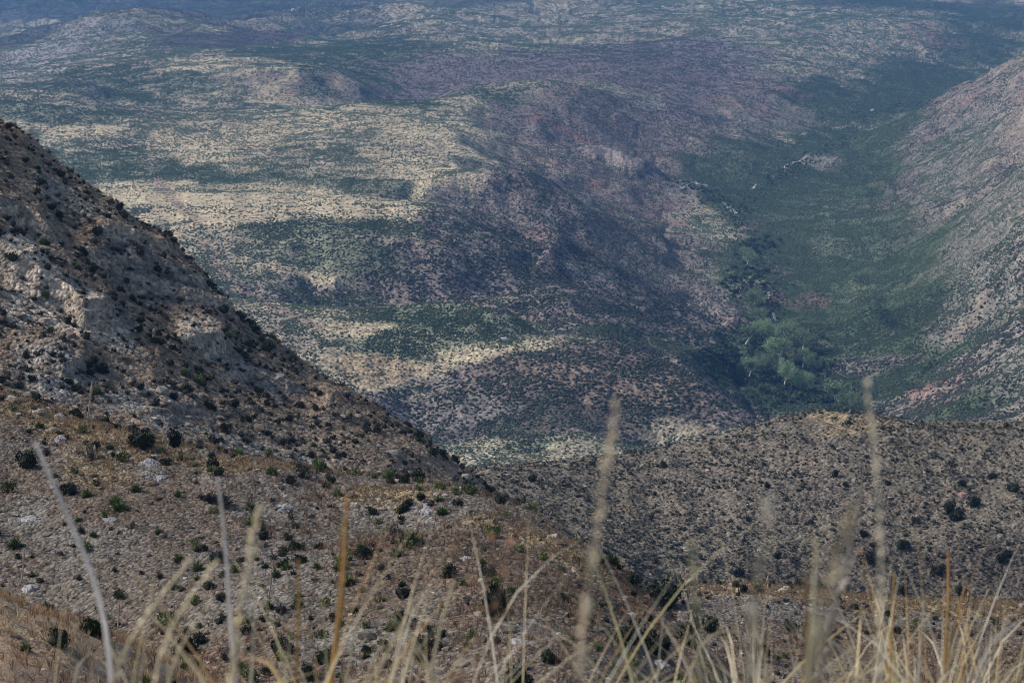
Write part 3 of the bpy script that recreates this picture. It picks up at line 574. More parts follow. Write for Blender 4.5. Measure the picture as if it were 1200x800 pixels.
for px, py, w_, hz in [(163, 388, 13, .9), (245, 478, 12, 1), (275, 476, 11, 1.1), (88, 458, 14, .9), (108, 318, 16, .8), (165, 300, 13, 1), (185, 318, 12, .9), (255, 283, 12, .8), (193, 302, 9, 1), (16, 305, 18, .7), (105, 432, 12, 1.1), (110, 425, 12, 1), (180, 402, 10, 1), (40, 470, 20, .7), (55, 475, 16, .7), (370, 480, 10, .9), (145, 255, 16, .6), (245, 335, 13, .8), (262, 365, 16, .7), (385, 500, 11, .8), (100, 300, 10, .9), (60, 245, 14, .7), (48, 215, 14, .7), (30, 190, 10, .8), (8, 150, 9, .9), (142, 243, 10, .8), (390, 530, 10, .9), (165, 455, 12, .8), (330, 520, 12, .8), (420, 560, 12, .8), (200, 428, 10, .9)]:
    x, y, z = ground_at(px, py, 262, 438); rec('D', x, y, z, w_ * y / FPX / 2 * 1.15, hz)
nfix = len(REC)
def thin(P, keep, rad):
    """drops plants that crowd one already placed"""
    B = np.array([[q[1], q[2]] for q in REC]); ok = []
    for k in range(len(P)):
        if B.size and (np.hypot(B[:, 0] - P[k, 0], B[:, 1] - P[k, 1]) < rad).any(): continue
        ok.append(k)
        if keep: B = np.vstack([B, P[k, :2]])
    return np.array(ok, int)
PN, iN, jN = scatter(r1, r2, .17 * (.4 + 1.2 * ss(fbm(GX[r1:r2] / 12, GD[r1:r2] / 12, 2, 131), .4, .6)))
PN = PN[thin(PN, True, 1.0)]
for p in PN:
    k = random.choices('DSG', (.26, .56, .18))[0]; far_e = p[1] > 195 and p[0] > 12
    r = .16 + min(.75, random.gammavariate(2.2, .11)) * (1.15 if k == 'D' else 1) * (.85 if far_e else 1); rec(k, *p, r, random.uniform(.7, 1.05))
PN0, _, _ = scatter(np.searchsorted(D1, 44), r1, .12); PN0 = PN0[thin(PN0, True, .8)]
for p in PN0: rec(random.choices('DSG', (.2, .6, .2))[0], *p, random.uniform(.12, .26), random.uniform(.7, 1))
# medium plants of the farther hills, then the largest 300 of each kind are things and the rest are scrub
k2 = thin(P2, False, .5)
for k in k2: rec(random.choices('DSG', (.6, .2, .2))[0], *P2[k], s2[k], random.uniform(.7, 1.1))
order = sorted(range(len(REC)), key=lambda k: -REC[k][4] / REC[k][2] * (10 if k < nfix else 1))
KINDS = {'D': ('dark_shrub', PJ), 'S': ('green_shrub', PS), 'G': ('grey_shrub', PG)}
LMK = [(165, 520, 'the round dark juniper on the straw crest'), (778, 700, 'the broad juniper at the end of the near slope'), (583, 710, 'the dark bush on the bare brown slope'), (180, 548, 'the pale bedrock slab'),
       (90, 365, 'the long pale cream cliff'), (170, 300, 'the orange ledges'), (240, 395, 'the small cream cliff'), (740, 702, 'the orange earth scar'), (690, 665, 'the golden grass shoulder'), (810, 740, 'the tall dark bush below the spur'),
       (975, 487, 'the straw coloured hill top'), (1120, 600, 'the dark bush cluster on the dusky hill'), (1030, 650, 'the paired bushes on the dusky hill'), (262, 588, 'the silvery spiky shrub'), (60, 740, 'the grassy bank at the bottom corner'),
       (33, 540, 'the dark juniper by the leaning pale twig'), (353, 556, 'the spiky grey shrub on the crest'), (450, 640, 'the rust coloured patch'), (1000, 720, 'the long straw topped ledge'), (40, 470, 'the dark thicket above the straw crest'), (480, 610, 'the pale stony band'), (380, 480, 'the falling ridge line'), (60, 200, 'the top of the ledge hillside')]
def describe(kind, x, y, z, r, idx):
    px, py = pix(x, y, z + r * .5); w_ = 2 * r * FPX / y
    L = min(LMK, key=lambda l: math.hypot(l[0] - px, (l[1] - py) * 1.3)); dx, dy = px - L[0], py - L[1]; dd = math.hypot(dx, dy)
    zone = 'near slope' if y < 262 else ('ledge hillside' if y < 438 else 'dusky hill')
    sz = 'big' if w_ > 30 else 'large' if w_ > 19 else 'medium' if w_ > 12 else 'small' if w_ > 8 else 'tiny'
    nm = {'D': 'dark bush', 'S': 'green tufted shrub', 'G': 'grey twiggy shrub'}[kind]
    if dd < 13: rel = 'at'
    else:
        an = math.degrees(math.atan2(-dy, dx)) % 360
        rel = ['right of', 'upper right of', 'above', 'upper left of', 'left of', 'lower left of', 'below', 'lower right of'][int((an + 22.5) // 45) % 8]
        rel = ('just ' if dd < 32 else 'far ' if dd > 90 else '') + rel
    return f'{sz} {nm} {rel} {L[2]}'
cnt = {'D': 0, 'S': 0, 'G': 0}; rest = []; used = set()
M_TRUNK = M_WOOD
def tube(pts, rad, n=6):
    """tapered tube along points"""
    pts = [Vector(p) for p in pts]; V_, F_ = [], []
    for k, p in enumerate(pts):
        t = (pts[min(k + 1, len(pts) - 1)] - pts[max(k - 1, 0)]).normalized(); s = t.cross(Vector((0.31, .9, .2))).normalized(); u = t.cross(s)
        for q in range(n):
            an = 2 * math.pi * q / n; V_.append(p + (s * math.cos(an) + u * math.sin(an)) * rad[k])
    for k in range(len(pts) - 1):
        for q in range(n):
            a_, b_ = k * n + q, k * n + (q + 1) % n; F_ += [(a_, b_, b_ + n), (a_, b_ + n, a_ + n)]
    return np.array([tuple(v) for v in V_]), np.array(F_)
def join(parts):
    V_, F_, K_ = [], [], []; o = 0
    for v, f, k in parts:
        V_.append(v); F_.append(f + o); K_.append(k); o += len(v)
    return np.concatenate(V_), np.concatenate(F_), np.concatenate(K_)
rt_ = np.random.default_rng(5); st_ = []
for k in range(5):
    an = k * 1.26 + .3; v, f = tube([(0, 0, -.15), (.12 * math.cos(an), .12 * math.sin(an), .2), (.4 * math.cos(an), .4 * math.sin(an), .6)], [.07, .05, .02], 5); st_.append((v, f, np.tile(c(.16, .13, .11), (len(v), 1))))
v, f, k_ = join(st_); TRK = mesh_np('trunk', v, f, k_, k=3); TRK.materials.append(M_WOOD)
for k in order:
    kd, x, y, z, r, hz = REC[k]
    if cnt[kd] >= 300 or (k >= nfix and 2 * r * FPX / y < 3.5): rest.append(k); continue
    cnt[kd] += 1; nm, protos = KINDS[kd]; me = random.choice(protos)
    lab = describe(kd, x, y, z, r, k); lab = lab if len(lab.split()) <= 16 else lab.replace('just ', '').replace('far ', '').replace('twiggy ', '').replace('tufted ', ''); w_ = 2 * r * FPX / y
    if w_ > 19 and kd == 'D':
        o = link('juniper_bush', None); cr = link('crown', me, parent=o); tk = link('trunk', TRK, parent=o); cat = 'bush'
        g_ = 'large junipers on the near slopes'
    else:
        o = link(nm, me); cat = 'shrub'; g_ = {'D': 'dark bushes dotted over the slopes', 'S': 'green tufted shrubs on the slopes', 'G': 'grey twiggy shrubs on the slopes'}[kd]
    o.location = (x, y, z - .06 * r); o.scale = (r * random.uniform(.92, 1.1), r * random.uniform(.92, 1.1), r * hz * 1.45); o.rotation_euler = (0, 0, random.uniform(0, 6.28))
    o['label'] = lab; o['category'] = cat; o['group'] = g_
print('things', cnt, 'rest', len(rest))
if rest:
    A_ = np.array([REC[k][1:5] for k in rest]); cl = mixcol(len(rest), [c(.04, .05, .035), c(.08, .09, .05), c(.10, .095, .085)], [.5, .3, .2])
    merged('slope_scrub', A_[:, :3], A_[:, 3], rng.integers(0, 6, len(rest)), LV, cl, M_LEAF)
merged('hill_scrub', P3, s3, rng.integers(0, 6, len(P3)), LV, c3, M_LEAF, rng.uniform(.6, 1., len(P3)))

# rubble: angular stones strewn over the slopes
RK = [ico(np.random.default_rng(400 + k), .32, .62) for k in range(10)]
def stones(k0, k1, dens, smin, shp, nm, cap):
    P, i, j = scatter(k0, k1, dens); s = (smin * rng.pareto(shp, len(P)) + smin).clip(smin, cap)
    cl = CC[i, j] * .35 + mixcol(len(P), [c(.21, .175, .145), c(.12, .097, .082), c(.54, .50, .45), c(.23, .16, .115)], [.34, .38, .13, .15]) * .7
    P[:, 2] += s * .12; merged(nm, P, s, rng.integers(0, 10, len(P)), RK, cl, M_ROCK, rng.uniform(.5, 1.1, len(P))); print(nm, len(P))
gy = ss(CC[r1:r2].mean(-1), .14, .26)
stones(r1, r2, 6.0 * (.15 + gy), .09, 2.6, 'rubble', .55)
stones(r2, r3, .8 * (.4 + ss(CC[r2:r3].mean(-1), .18, .3)), .16, 2.6, 'hillside_rubble', 1.1)
stones(r3, r4, .22 * np.ones_like(CC[r3:r4, :, 0]), .16, 3.2, 'distant_rubble', .6)
stones(np.searchsorted(D1, 40), r1, 2.5 * np.ones_like(CC[np.searchsorted(D1, 40):r1, :, 0]), .04, 2.8, 'bank_rubble', .14)
# dry bunch grass over the near slopes
TF = [spiky(np.random.default_rng(420 + k), 12, up=.9, w=.05, lo=.25) for k in range(6)]
def tufts(k0, k1, dens, s0, s1, nm):
    P, i, j = scatter(k0, k1, dens); cl = mixcol(len(P), [c(.36, .25, .14), c(.26, .15, .09), c(.48, .37, .22), c(.16, .10, .07)], [.3, .32, .13, .25]); cl = cl * .6 + CC[i, j] * .5
    merged(nm, P, rng.uniform(s0, s1, len(P)), rng.integers(0, 6, len(P)), TF, cl, M_GRASS); print(nm, len(P))
tufts(r1, r2, 5.5 * GRS[r1:r2].clip(0, 1.3), .14, .34, 'dry_grass')
tufts(np.searchsorted(D1, 30), r1, 9 * GRS[np.searchsorted(D1, 30):r1], .10, .26, 'bank_grass')
tufts(r2, r3, .5 * (1 - gy.mean()) * (CC[r2:r3, :, 0] < .27), .2, .42, 'hillside_grass')
# ------------------------------------------------------------------ cottonwoods, stalks, vehicle, shed
def cottonwood(seed):
    r = np.random.default_rng(seed); wood = []; tips = []
    def limb(p, d, L, rad, lvl):
        pts = [np.array(p)]; d = np.array(d, float)
        for q in range(3):
            d = d + r.normal(size=3) * .16; d /= np.linalg.norm(d); pts.append(pts[-1] + d * L / 3)
        v, f = tube(pts, [rad, rad * .85, rad * .7, rad * .55], 5); wood.append((v, f, np.tile(c(.75, .73, .66), (len(v), 1))))
        if lvl >= 3: tips.append(pts[-1]); return
        if lvl >= 1: tips.append(pts[2])
        for q in range(3 if lvl else 4):
            an = q * 6.28 / (3 if lvl else 4) + r.uniform(-.5, .5); e = d * (.75 if lvl else .6) + np.array([math.cos(an), math.sin(an), .25]) * (.62 if lvl else .8); e /= np.linalg.norm(e)
            limb(pts[-1], e, L * r.uniform(.68, .9), rad * .55, lvl + 1)
    limb((0, 0, -.05), (r.normal() * .1, r.normal() * .1, 1), .30, .036, 0)
    v, f, k_ = join(wood); trunk = mesh_np('trunk', v, f, k_, k=3); trunk.materials.append(M_WOOD)
    T = np.array(tips); n = 3800; q = r.integers(0, len(T), n); P = T[q] + r.normal(size=(n, 3)) * np.array([.06, .06, .06])
    d1 = r.normal(size=(n, 3)); d1 /= np.linalg.norm(d1, axis=1)[:, None]; d2 = np.cross(d1, r.normal(size=(n, 3))); d2 /= np.linalg.norm(d2, axis=1)[:, None]; s = r.uniform(.012, .03, (n, 1))
    v = np.stack([P - d2 * s * .8, P + d2 * s * .8, P + d1 * s * 1.6], 1).reshape(-1, 3); tone = np.repeat(r.uniform(.6, 1.4, len(T))[q] * r.uniform(.8, 1.2, n), 3)
    crown = mesh_np('crown', v, np.arange(3 * n).reshape(-1, 3), c(.24, .33, .175)[None] * tone[:, None], k=3); crown.materials.append(M_LEAF); return trunk, crown
CW = [cottonwood(500 + k) for k in range(4)]
for px, py, w_, lab in [(874, 404, 30, 'pale green cottonwood at the top left edge of the grove'), (897, 404, 36, 'broad cottonwood with white limbs at the back of the grove, below the gravel bar'), (922, 402, 32, 'cottonwood at the back of the grove, near the right side'),
                        (941, 411, 30, 'cottonwood on the upper right edge of the grove'), (916, 427, 36, 'broad pale cottonwood in the middle of the grove'), (941, 431, 28, 'cottonwood with white forked trunk right of the grove middle'), (898, 437, 28, 'cottonwood left of the grove middle, next to the white forked tree'),
                        (878, 442, 30, 'cottonwood with white forked limbs at the left edge of the grove'), (919, 453, 32, 'cottonwood with tall white trunk at the lower middle of the grove'), (946, 457, 26, 'small cottonwood at the lower right end of the grove'),
                        (978, 472, 30, 'lone cottonwood with white forked trunk below and right of the grove'), (997, 488, 36, 'round cottonwood just above the straw coloured hill top'), (884, 357, 22, 'young bright green cottonwood upstream, beside the red bank'), (875, 314, 24, 'green cottonwood farthest up the stream, by the bend')]:
    x, y, z = ground_at(px, py, 1200, 2600); h = w_ * y / FPX * 1.02; tr, cr = CW[(px * 7) % 4]
    o = link('cottonwood_tree', None, label=lab, category='tree', group='cottonwoods along the canyon stream'); o.location = (x, y, z); o.scale = (h * .95, h * .95, h * 1.15); o.rotation_euler = (0, 0, px * 1.7)
    link('trunk', tr, parent=o); link('crown', cr, parent=o)
# dark undergrowth between the cottonwoods
PU = []
for b in [(905, 400, 60, 20), (915, 440, 60, 22), (950, 465, 70, 14), (850, 420, 40, 30), (870, 330, 34, 22), (890, 290, 30, 20), (985, 480, 30, 8)]:
    for q in range(int(b[2] * b[3] / 11)):
        px, py = b[0] + random.gauss(0, .45) * b[2], b[1] + random.gauss(0, .45) * b[3]; PU.append((*ground_at(px, py, 1200, 5000), random.uniform(1.6, 3.4)))
STREAM_A = [(1085, 118), (1050, 126), (1012, 136), (985, 166), (952, 184), (918, 203), (900, 222), (880, 238), (866, 252), (848, 242), (828, 222), (800, 215)]
STREAM_B = [(866, 254), (870, 285), (885, 315), (900, 345), (912, 378)]
for pl in (STREAM_A, STREAM_B):
    for (xa, ya), (xb, yb) in zip(pl[:-1], pl[1:]):
        for q in range(int(math.hypot(xb - xa, yb - ya) * 1.5)):
            u = random.random(); PU.append((*ground_at(xa + (xb - xa) * u + random.gauss(0, 9), ya + (yb - ya) * u + random.gauss(0, 2.6), 1200, 5000), random.uniform(1.0, 2.3)))
PU = np.array(PU); merged('streamside_thicket', PU[:, :3], PU[:, 3], rng.integers(0, 6, len(PU)), LV, mixcol(len(PU), [c(.045, .08, .042), c(.065, .105, .048), c(.06, .06, .05), c(.09, .135, .055)], [.45, .25, .15, .15]), M_LEAF)

# dead flower stalks of sotol and agave
M_STALK = leafmat('stalk', .8, .1)
for bx, by, tx, ty, lab in [(103, 490, 108, 447, 'tall pale flower stalk rising from a shrub on the straw crest'), (110, 538, 111, 521, 'short flower stalk standing in a round grey bush on the left crest'), (315, 699, 318, 667, 'thin dry flower stalk over a green tuft in mid slope'),
                            (25, 682, 28, 642, 'thin dry flower stalk at the left edge, on pale stones'), (138, 735, 139, 704, 'thin dry flower stalk beside the foot of the leaning twig'), (773, 645, 775, 616, 'pale flower stalk on the golden shoulder against the dusky hill'),
                            (178, 399, 181, 384, 'flower stalk on the ledge hillside under the orange ledges'), (806, 708, 806, 690, 'flower stalk above the broad juniper at the slope end'), (192, 527, 192, 511, 'left of two short stalks by the dark thicket right of the round juniper'), (196, 527, 197, 512, 'right of two short stalks by the dark thicket right of the round juniper'),
                            (899, 694, 900, 674, 'short pale stalk on the straw topped ledge, left of the tall grass'), (1068, 700, 1070, 684, 'short pale stalk on the straw topped ledge, toward its middle'), (1134, 706, 1135, 693, 'short pale stalk on the straw topped ledge, toward its right end')]:
    x, y, z = ground_at(bx, by, 60, 440); a, t = ray(tx, ty); tp = (a * y, y, -t * y); md = ((x + tp[0]) / 2 + .05, y, (z + tp[2]) / 2); rd = .5 * y / FPX * 2.1
    v, f = tube([(x, y, z - .1), md, tp], [rd, rd * .9, rd * .5], 5); hv_, hf_ = tube([md, ((md[0] + tp[0]) / 2, y, (md[2] + tp[2]) / 2), tp], [rd * 1.0, rd * 1.9, rd * .6], 6)
    o = link('flower_stalk', mesh_np('flower_stalk', v, f, np.tile(c(.45, .38, .28), (len(v), 1)), k=3), M_STALK, label=lab, category='flower stalk', group='dry flower stalks on the hillsides')
    link('seed_head', mesh_np('seed_head', hv_, hf_, np.tile(c(.40, .32, .23), (len(hv_), 1)), k=3), M_STALK, parent=o)

# bedrock slabs and single boulders
def slab(px, py, w_, hz, lab, cl, seed, dr=(100, 262), asp=.6, rot=0.):
    x, y, z = ground_at(px, py, *dr); r = np.random.default_rng(seed); v, f = ico(r, .18, 1.)
    bm_v, bm_f = v, f
    for _ in range(3):
        nv = list(map(tuple, bm_v)); cache = {}; nf = []
        def midp(a_, b_):
            k = (min(a_, b_), max(a_, b_))
            if k not in cache: cache[k] = len(nv); nv.append(tuple((np.array(nv[a_]) + np.array(nv[b_])) / 2))
            return cache[k]
        for a_, b_, c_ in bm_f: ab, bc, ca2 = midp(a_, b_), midp(b_, c_), midp(c_, a_); nf += [(a_, ab, ca2), (b_, bc, ab), (c_, ca2, bc), (ab, bc, ca2)]
        bm_v, bm_f = np.array(nv), np.array(nf)
    n_ = bm_v / np.linalg.norm(bm_v, axis=1)[:, None]; q = fbm(n_[:, 0] * 3 + n_[:, 2] * 2 + seed, n_[:, 1] * 3 - n_[:, 2], 4, 7); cr = ridged(n_[:, 0] * 5 + seed, n_[:, 1] * 5 + n_[:, 2] * 3, 2, 9)
    bm_v = bm_v * (.7 + .6 * q - .22 * ss(cr, .85, .97))[:, None]
    rr = w_ * y / FPX / 2; bm_v = bm_v * np.array([1, asp * 1.6, hz]) * rr
    o = link('boulder' if w_ < 20 else 'bedrock_slab', mesh_np('boulder', bm_v, bm_f, cl[None] * (.7 + .6 * q)[:, None], k=3), M_ROCK, label=lab, category='rock', group='pale rocks showing on the near slope')
    o.location = (x, y, z - .1 * rr); o.rotation_euler = (.15, 0, rot)
for a_ in [(178, 545, 30, .5, 'cracked pale bedrock slab below the round juniper on the left slope', 1, .9, .4), (188, 560, 16, .4, 'small pale slab just under the cracked bedrock slab', 2, .8, .3), (35, 608, 22, .4, 'grey slab at the left edge left of the leaning twig', 3, .8, 0),
           (36, 690, 22, .6, 'pale boulder at the left edge above the grassy bank', 4, .7, .2), (90, 745, 26, .6, 'rough grey rock behind the grassy bank, bottom left', 5, .7, .6), (334, 596, 22, .5, 'pale broken slab on the stony band, upper middle of the near slope', 6, .8, -.4), (320, 588, 14, .6, 'small pale rock above the broken slab on the stony band', 7, .8, 0),
           (563, 680, 8, .9, 'single white stone above the dark bush on the brown slope', 8, .9, 0), (775, 782, 30, .6, 'grey boulder at the bottom, right of the dark bushes', 9, .7, .2), (610, 752, 24, .4, 'pale slab below the dark bush on the brown slope', 10, .8, .5), (500, 600, 20, .5, 'blue grey slab on the crest in the middle of the near slope', 11, .8, .4),
           (545, 655, 16, .5, 'grey rock at the left of the rust coloured slope', 12, .8, .1), (945, 715, 18, .5, 'pale rock on the ledge under its straw top, near the tall grass', 13, .8, .1), (70, 515, 18, .5, 'blue grey rocks on the left crest under the green tufts', 14, .8, .2), (130, 610, 18, .4, 'long grey slab right of the leaning twig', 15, .9, .7)]:
    slab(a_[0], a_[1], a_[2], a_[3], a_[4], c(.33, .32, .32) if a_[0] != 563 else c(.6, .55, .5), a_[5], asp=a_[6], rot=a_[7])
slab(1128, 580, 15, .7, 'reddish boulder beside the dark bush cluster on the dusky hill', c(.30, .20, .17), 20, (438, 645), .8)

# the parked vehicle on the mesa rim
def smat(name, col, rough=.5, spec=.4):
    m, nt = mat(name); out = nd(nt, 'ShaderNodeOutputMaterial'); b = nd(nt, 'ShaderNodeBsdfPrincipled'); b.inputs['Base Color'].default_value = (*col, 1); b.inputs['Roughness'].default_value = rough
    nt.links.new(b.outputs[0], out.inputs[0]); return m
M_WHITE = smat('white_paint', (.85, .85, .84), .35); M_DARKG = smat('dark_glass', (.03, .035, .04), .1); M_TYRE = smat('rubber', (.03, .03, .03), .9); M_SIDE = smat('grey_paint', (.12, .12, .13), .4)
def extr(profile, y0, y1):
    """side profile (x, z) drawn out across the width"""
    n = len(profile); v = [(x, y0, z) for x, z in profile] + [(x, y1, z) for x, z in profile]
    import bmesh
    bm = bmesh.new(); vs = [bm.verts.new(p) for p in v]; bm.faces.new(vs[:n]); bm.faces.new(vs[n:][::-1])
    for k in range(n): bm.faces.new((vs[k], vs[n + k], vs[n + (k + 1) % n], vs[(k + 1) % n]))
    bmesh.ops.recalc_face_normals(bm, faces=bm.faces); bmesh.ops.bevel(bm, geom=bm.edges[:], offset=.04, segments=2, affect='EDGES'); me = bpy.data.meshes.new('m'); bm.to_mesh(me); bm.free(); return me
x, y, z = ground_at(589, 400, 1200, 1600)
car = link('parked_vehicle', None, label='tiny white parked van with dark nose at the edge of the mesa', category='vehicle'); car.location = (x, y, z + .12); car.rotation_euler = (0, 0, .25)
link('cargo_body', extr([(-.9, .5), (2.6, .5), (2.65, 2.3), (-.9, 2.3)], -1., 1.), M_WHITE, parent=car)
link('cab', extr([(-2.6, .5), (-.92, .5), (-.92, 2.0), (-1.5, 2.0), (-2.0, 1.35), (-2.65, 1.15)], -.95, .95), M_SIDE, parent=car)
link('windshield', extr([(-2.04, 1.38), (-2.0, 1.34), (-1.54, 1.94), (-1.6, 1.98)], -.8, .8), M_DARKG, parent=car)
for sx in (-1.9, 1.8):
    for sy in (-.92, .92):
        v, f = tube([(sx, sy - .12, .38), (sx, sy - .1, .38), (sx, sy + .1, .38), (sx, sy + .12, .38)], [.2, .38, .38, .2], 14); link('wheel', mesh_np('wheel', v, f, np.tile(c(.03, .03, .03), (len(v), 1)), k=3), M_TYRE, parent=car)
x, y, z = ground_at(344, 13, 4000, 7500)
sh = link('shed', None, label='tiny white roofed building far off on the plain, top of the view', category='building'); sh.location = (x, y, z); sh.rotation_euler = (0, 0, .3)
link('wall', extr([(-5, -1), (5, -1), (5, 3), (-5, 3)], -4, 4), smat('plaster', (.6, .58, .55), .9), parent=sh)
link('roof', extr([(-5.4, 3.02), (5.4, 3.02), (5.4, 3.4), (0, 5.2), (-5.4, 3.4)], -4.4, 4.4), smat('white_roof', (.85, .86, .88), .5), parent=sh)
# ------------------------------------------------------------------ grasses on the knoll where the camera stands
def curve_pts(P, n):
    """smooth curve through a few points"""
    P = np.array(P, float); t = np.r_[0, np.cumsum(np.linalg.norm(np.diff(P, axis=0), axis=1))]; u = np.linspace(0, t[-1], n)
    Q = np.stack([np.interp(u, t, P[:, k]) for k in range(3)], -1)
    for _ in range(3): Q[1:-1] = (Q[:-2] + 2 * Q[1:-1] + Q[2:]) / 4
    return Q
def blade(P, w, col, r, tipc=None):
    """folded leaf blade"""
    n = len(P); T = np.gradient(P, axis=0); T /= np.linalg.norm(T, axis=1)[:, None]; an = r.uniform(0, math.pi); S = np.array([math.cos(an), math.sin(an), 0]); S = S - T * (T @ S)[:, None]; S /= np.linalg.norm(S, axis=1)[:, None]; U = np.cross(T, S)
    ww = w * np.minimum(1, 3.2 * (1 - np.linspace(0, .985, n)))[:, None]
    v = np.stack([P - S * ww, P + U * ww * .5, P + S * ww], 1).reshape(-1, 3); F_ = []
    for k in range(n - 1):
        for q in (0, 1): a_ = 3 * k + q; F_ += [(a_, a_ + 1, a_ + 4), (a_, a_ + 4, a_ + 3)]
    u = np.linspace(0, 1, n)[:, None]; cc = col * (1 - u) + (col * 1.05 if tipc is None else tipc) * u
    return v, np.array(F_), np.repeat(cc, 3, axis=0)
CST = [c(.72, .62, .42), c(.64, .53, .32), c(.78, .72, .56), c(.52, .48, .27), c(.56, .38, .18), c(.70, .68, .60)]
def clump(px, d, n, L, spread, lab, lean=(0, 0), cols=(.28, .2, .2, .14, .1, .08), seed=0, w=.0022, stiff=.5):
    r = np.random.default_rng(900 + seed); a, _ = ray(px, 800); x0, y0 = a * d, d; z0 = float(ground_z(x0, y0)[0]); parts = []
    for k in range(n):
        an = r.uniform(0, 6.283); b = np.array([math.cos(an), math.sin(an)]) * abs(r.normal()) * spread * .35; p0 = np.array([b[0], b[1], -.02]); ln = L * r.uniform(.45, 1.08)
        el = r.uniform(.35, 1.) ** .6 * 1.35; h = np.array([math.cos(an) + lean[0], math.sin(an) + lean[1]]) * (1 - stiff * .6) ; up = math.sin(el)
        m1 = p0 + np.array([h[0] * .16 * ln, h[1] * .16 * ln, .45 * ln * up]); m2 = p0 + np.array([h[0] * .38 * ln, h[1] * .38 * ln, .8 * ln * up]); dr_ = r.uniform(-.22, .25)
        m3 = p0 + np.array([h[0] * (.58 + .1 * r.uniform()) * ln, h[1] * .6 * ln, (.98 - max(0, dr_ + .05)) * ln * up])
        if r.uniform() < .10: m3[2] -= .3 * ln; m3[:2] *= 1.25
        parts.append(blade(curve_pts([p0, m1, m2, m3], 10), w * r.uniform(.6, 1.3), CST[r.choice(6, p=np.array(cols) / sum(cols))] * r.uniform(.75, 1.2), r))
    v, f, k_ = join(parts); o = link('grass_clump', mesh_np('grass_clump', v, f, k_, k=3), M_GRASS, label=lab, category='grass clump', group='dry grass clumps on the edge of the knoll'); o.location = (x0, y0, z0)
CL = [(180, 2.9, 46, .80, .16, 'grass clump with blades arching up and left of the pale straight stem', (.45, .1), 1, .5), (95, 3.4, 26, .78, .16, 'short straw clump at the bottom, below the leaning pale twig', (-.1, 0), 2, .6),
      (268, 3.2, 26, .82, .12, 'straw clump at the foot of the feathery tan stalk', (0, 0), 3, .8), (395, 3.6, 40, .86, .12, 'orange brown clump with the tallest rust coloured blades', (0, 0), 4, .85), (450, 4.2, 30, .86, .16, 'olive and straw clump right of the rust coloured blades', (.1, 0), 5, .7),
      (505, 3.2, 26, .78, .14, 'thin clump around the foot of the pale yellow stem', (0, 0), 6, .7), (610, 4.6, 24, .84, .2, 'sparse low clump in the bottom middle', (.1, 0), 7, .5), (690, 3.6, 22, .76, .16, 'sparse clump at the foot of the wide feathery plume', (0, 0), 8, .6),
      (760, 4.4, 26, .92, .2, 'greenish arching clump under the dark bushes', (.3, 0), 9, .4), (825, 3.8, 36, .92, .18, 'clump with drooping blades, left end of the thick grass bank', (-.2, 0), 10, .45), (880, 4.4, 46, 1.0, .2, 'dense straw clump left of the brown wilted stem', (-.25, 0), 11, .45),
      (945, 3.3, 56, .92, .16, 'dense pale clump at the foot of the wilted brown stem', (0, 0), 12, .6), (1000, 4.2, 56, 1.02, .2, 'dense clump left of the tallest feathery plume on the right', (0, 0), 13, .6), (1050, 3.5, 50, .90, .18, 'dense olive clump right of the tallest right plume', (.05, 0), 14, .65),
      (1105, 4.6, 56, 1.06, .2, 'clump carrying the orange upright blades at the right', (.05, 0), 15, .75), (1155, 3.7, 56, .95, .18, 'thick straw clump near the bottom right corner', (.15, 0), 16, .6), (1200, 4.4, 56, 1.08, .2, 'thick clump cut by the right edge of the view', (-.25, 0), 17, .6), (1080, 5.6, 40, 1.10, .2, 'clump behind the others, between the orange blades and the plume', (.1, 0), 18, .7),
      (918, 5.4, 34, 1.04, .2, 'clump behind the pale dense clump, left of the wilted stem', (.1, 0), 19, .6), (1160, 6.0, 36, 1.14, .22, 'farthest clump at the right, behind the thick straw ones', (0, 0), 20, .7), (345, 4.0, 16, .84, .1, 'small clump with one brown upright blade', (0, 0), 21, .8), (20, 3.6, 14, .70, .14, 'few straw blades in the bottom left corner', (0, 0), 22, .6)]
for px, d, n, L, sp, lab, ln, sd, stf in CL:
    cols = (.28, .2, .2, .14, .1, .08) if sd not in (4, 15, 21) else (.2, .25, .05, .2, .3, 0)
    clump(px, d, int(n * (2.0 if px < 800 else 2.1)), L * (1.18 if px < 640 else .86), sp, lab, ln, cols, sd, stiff=stf)

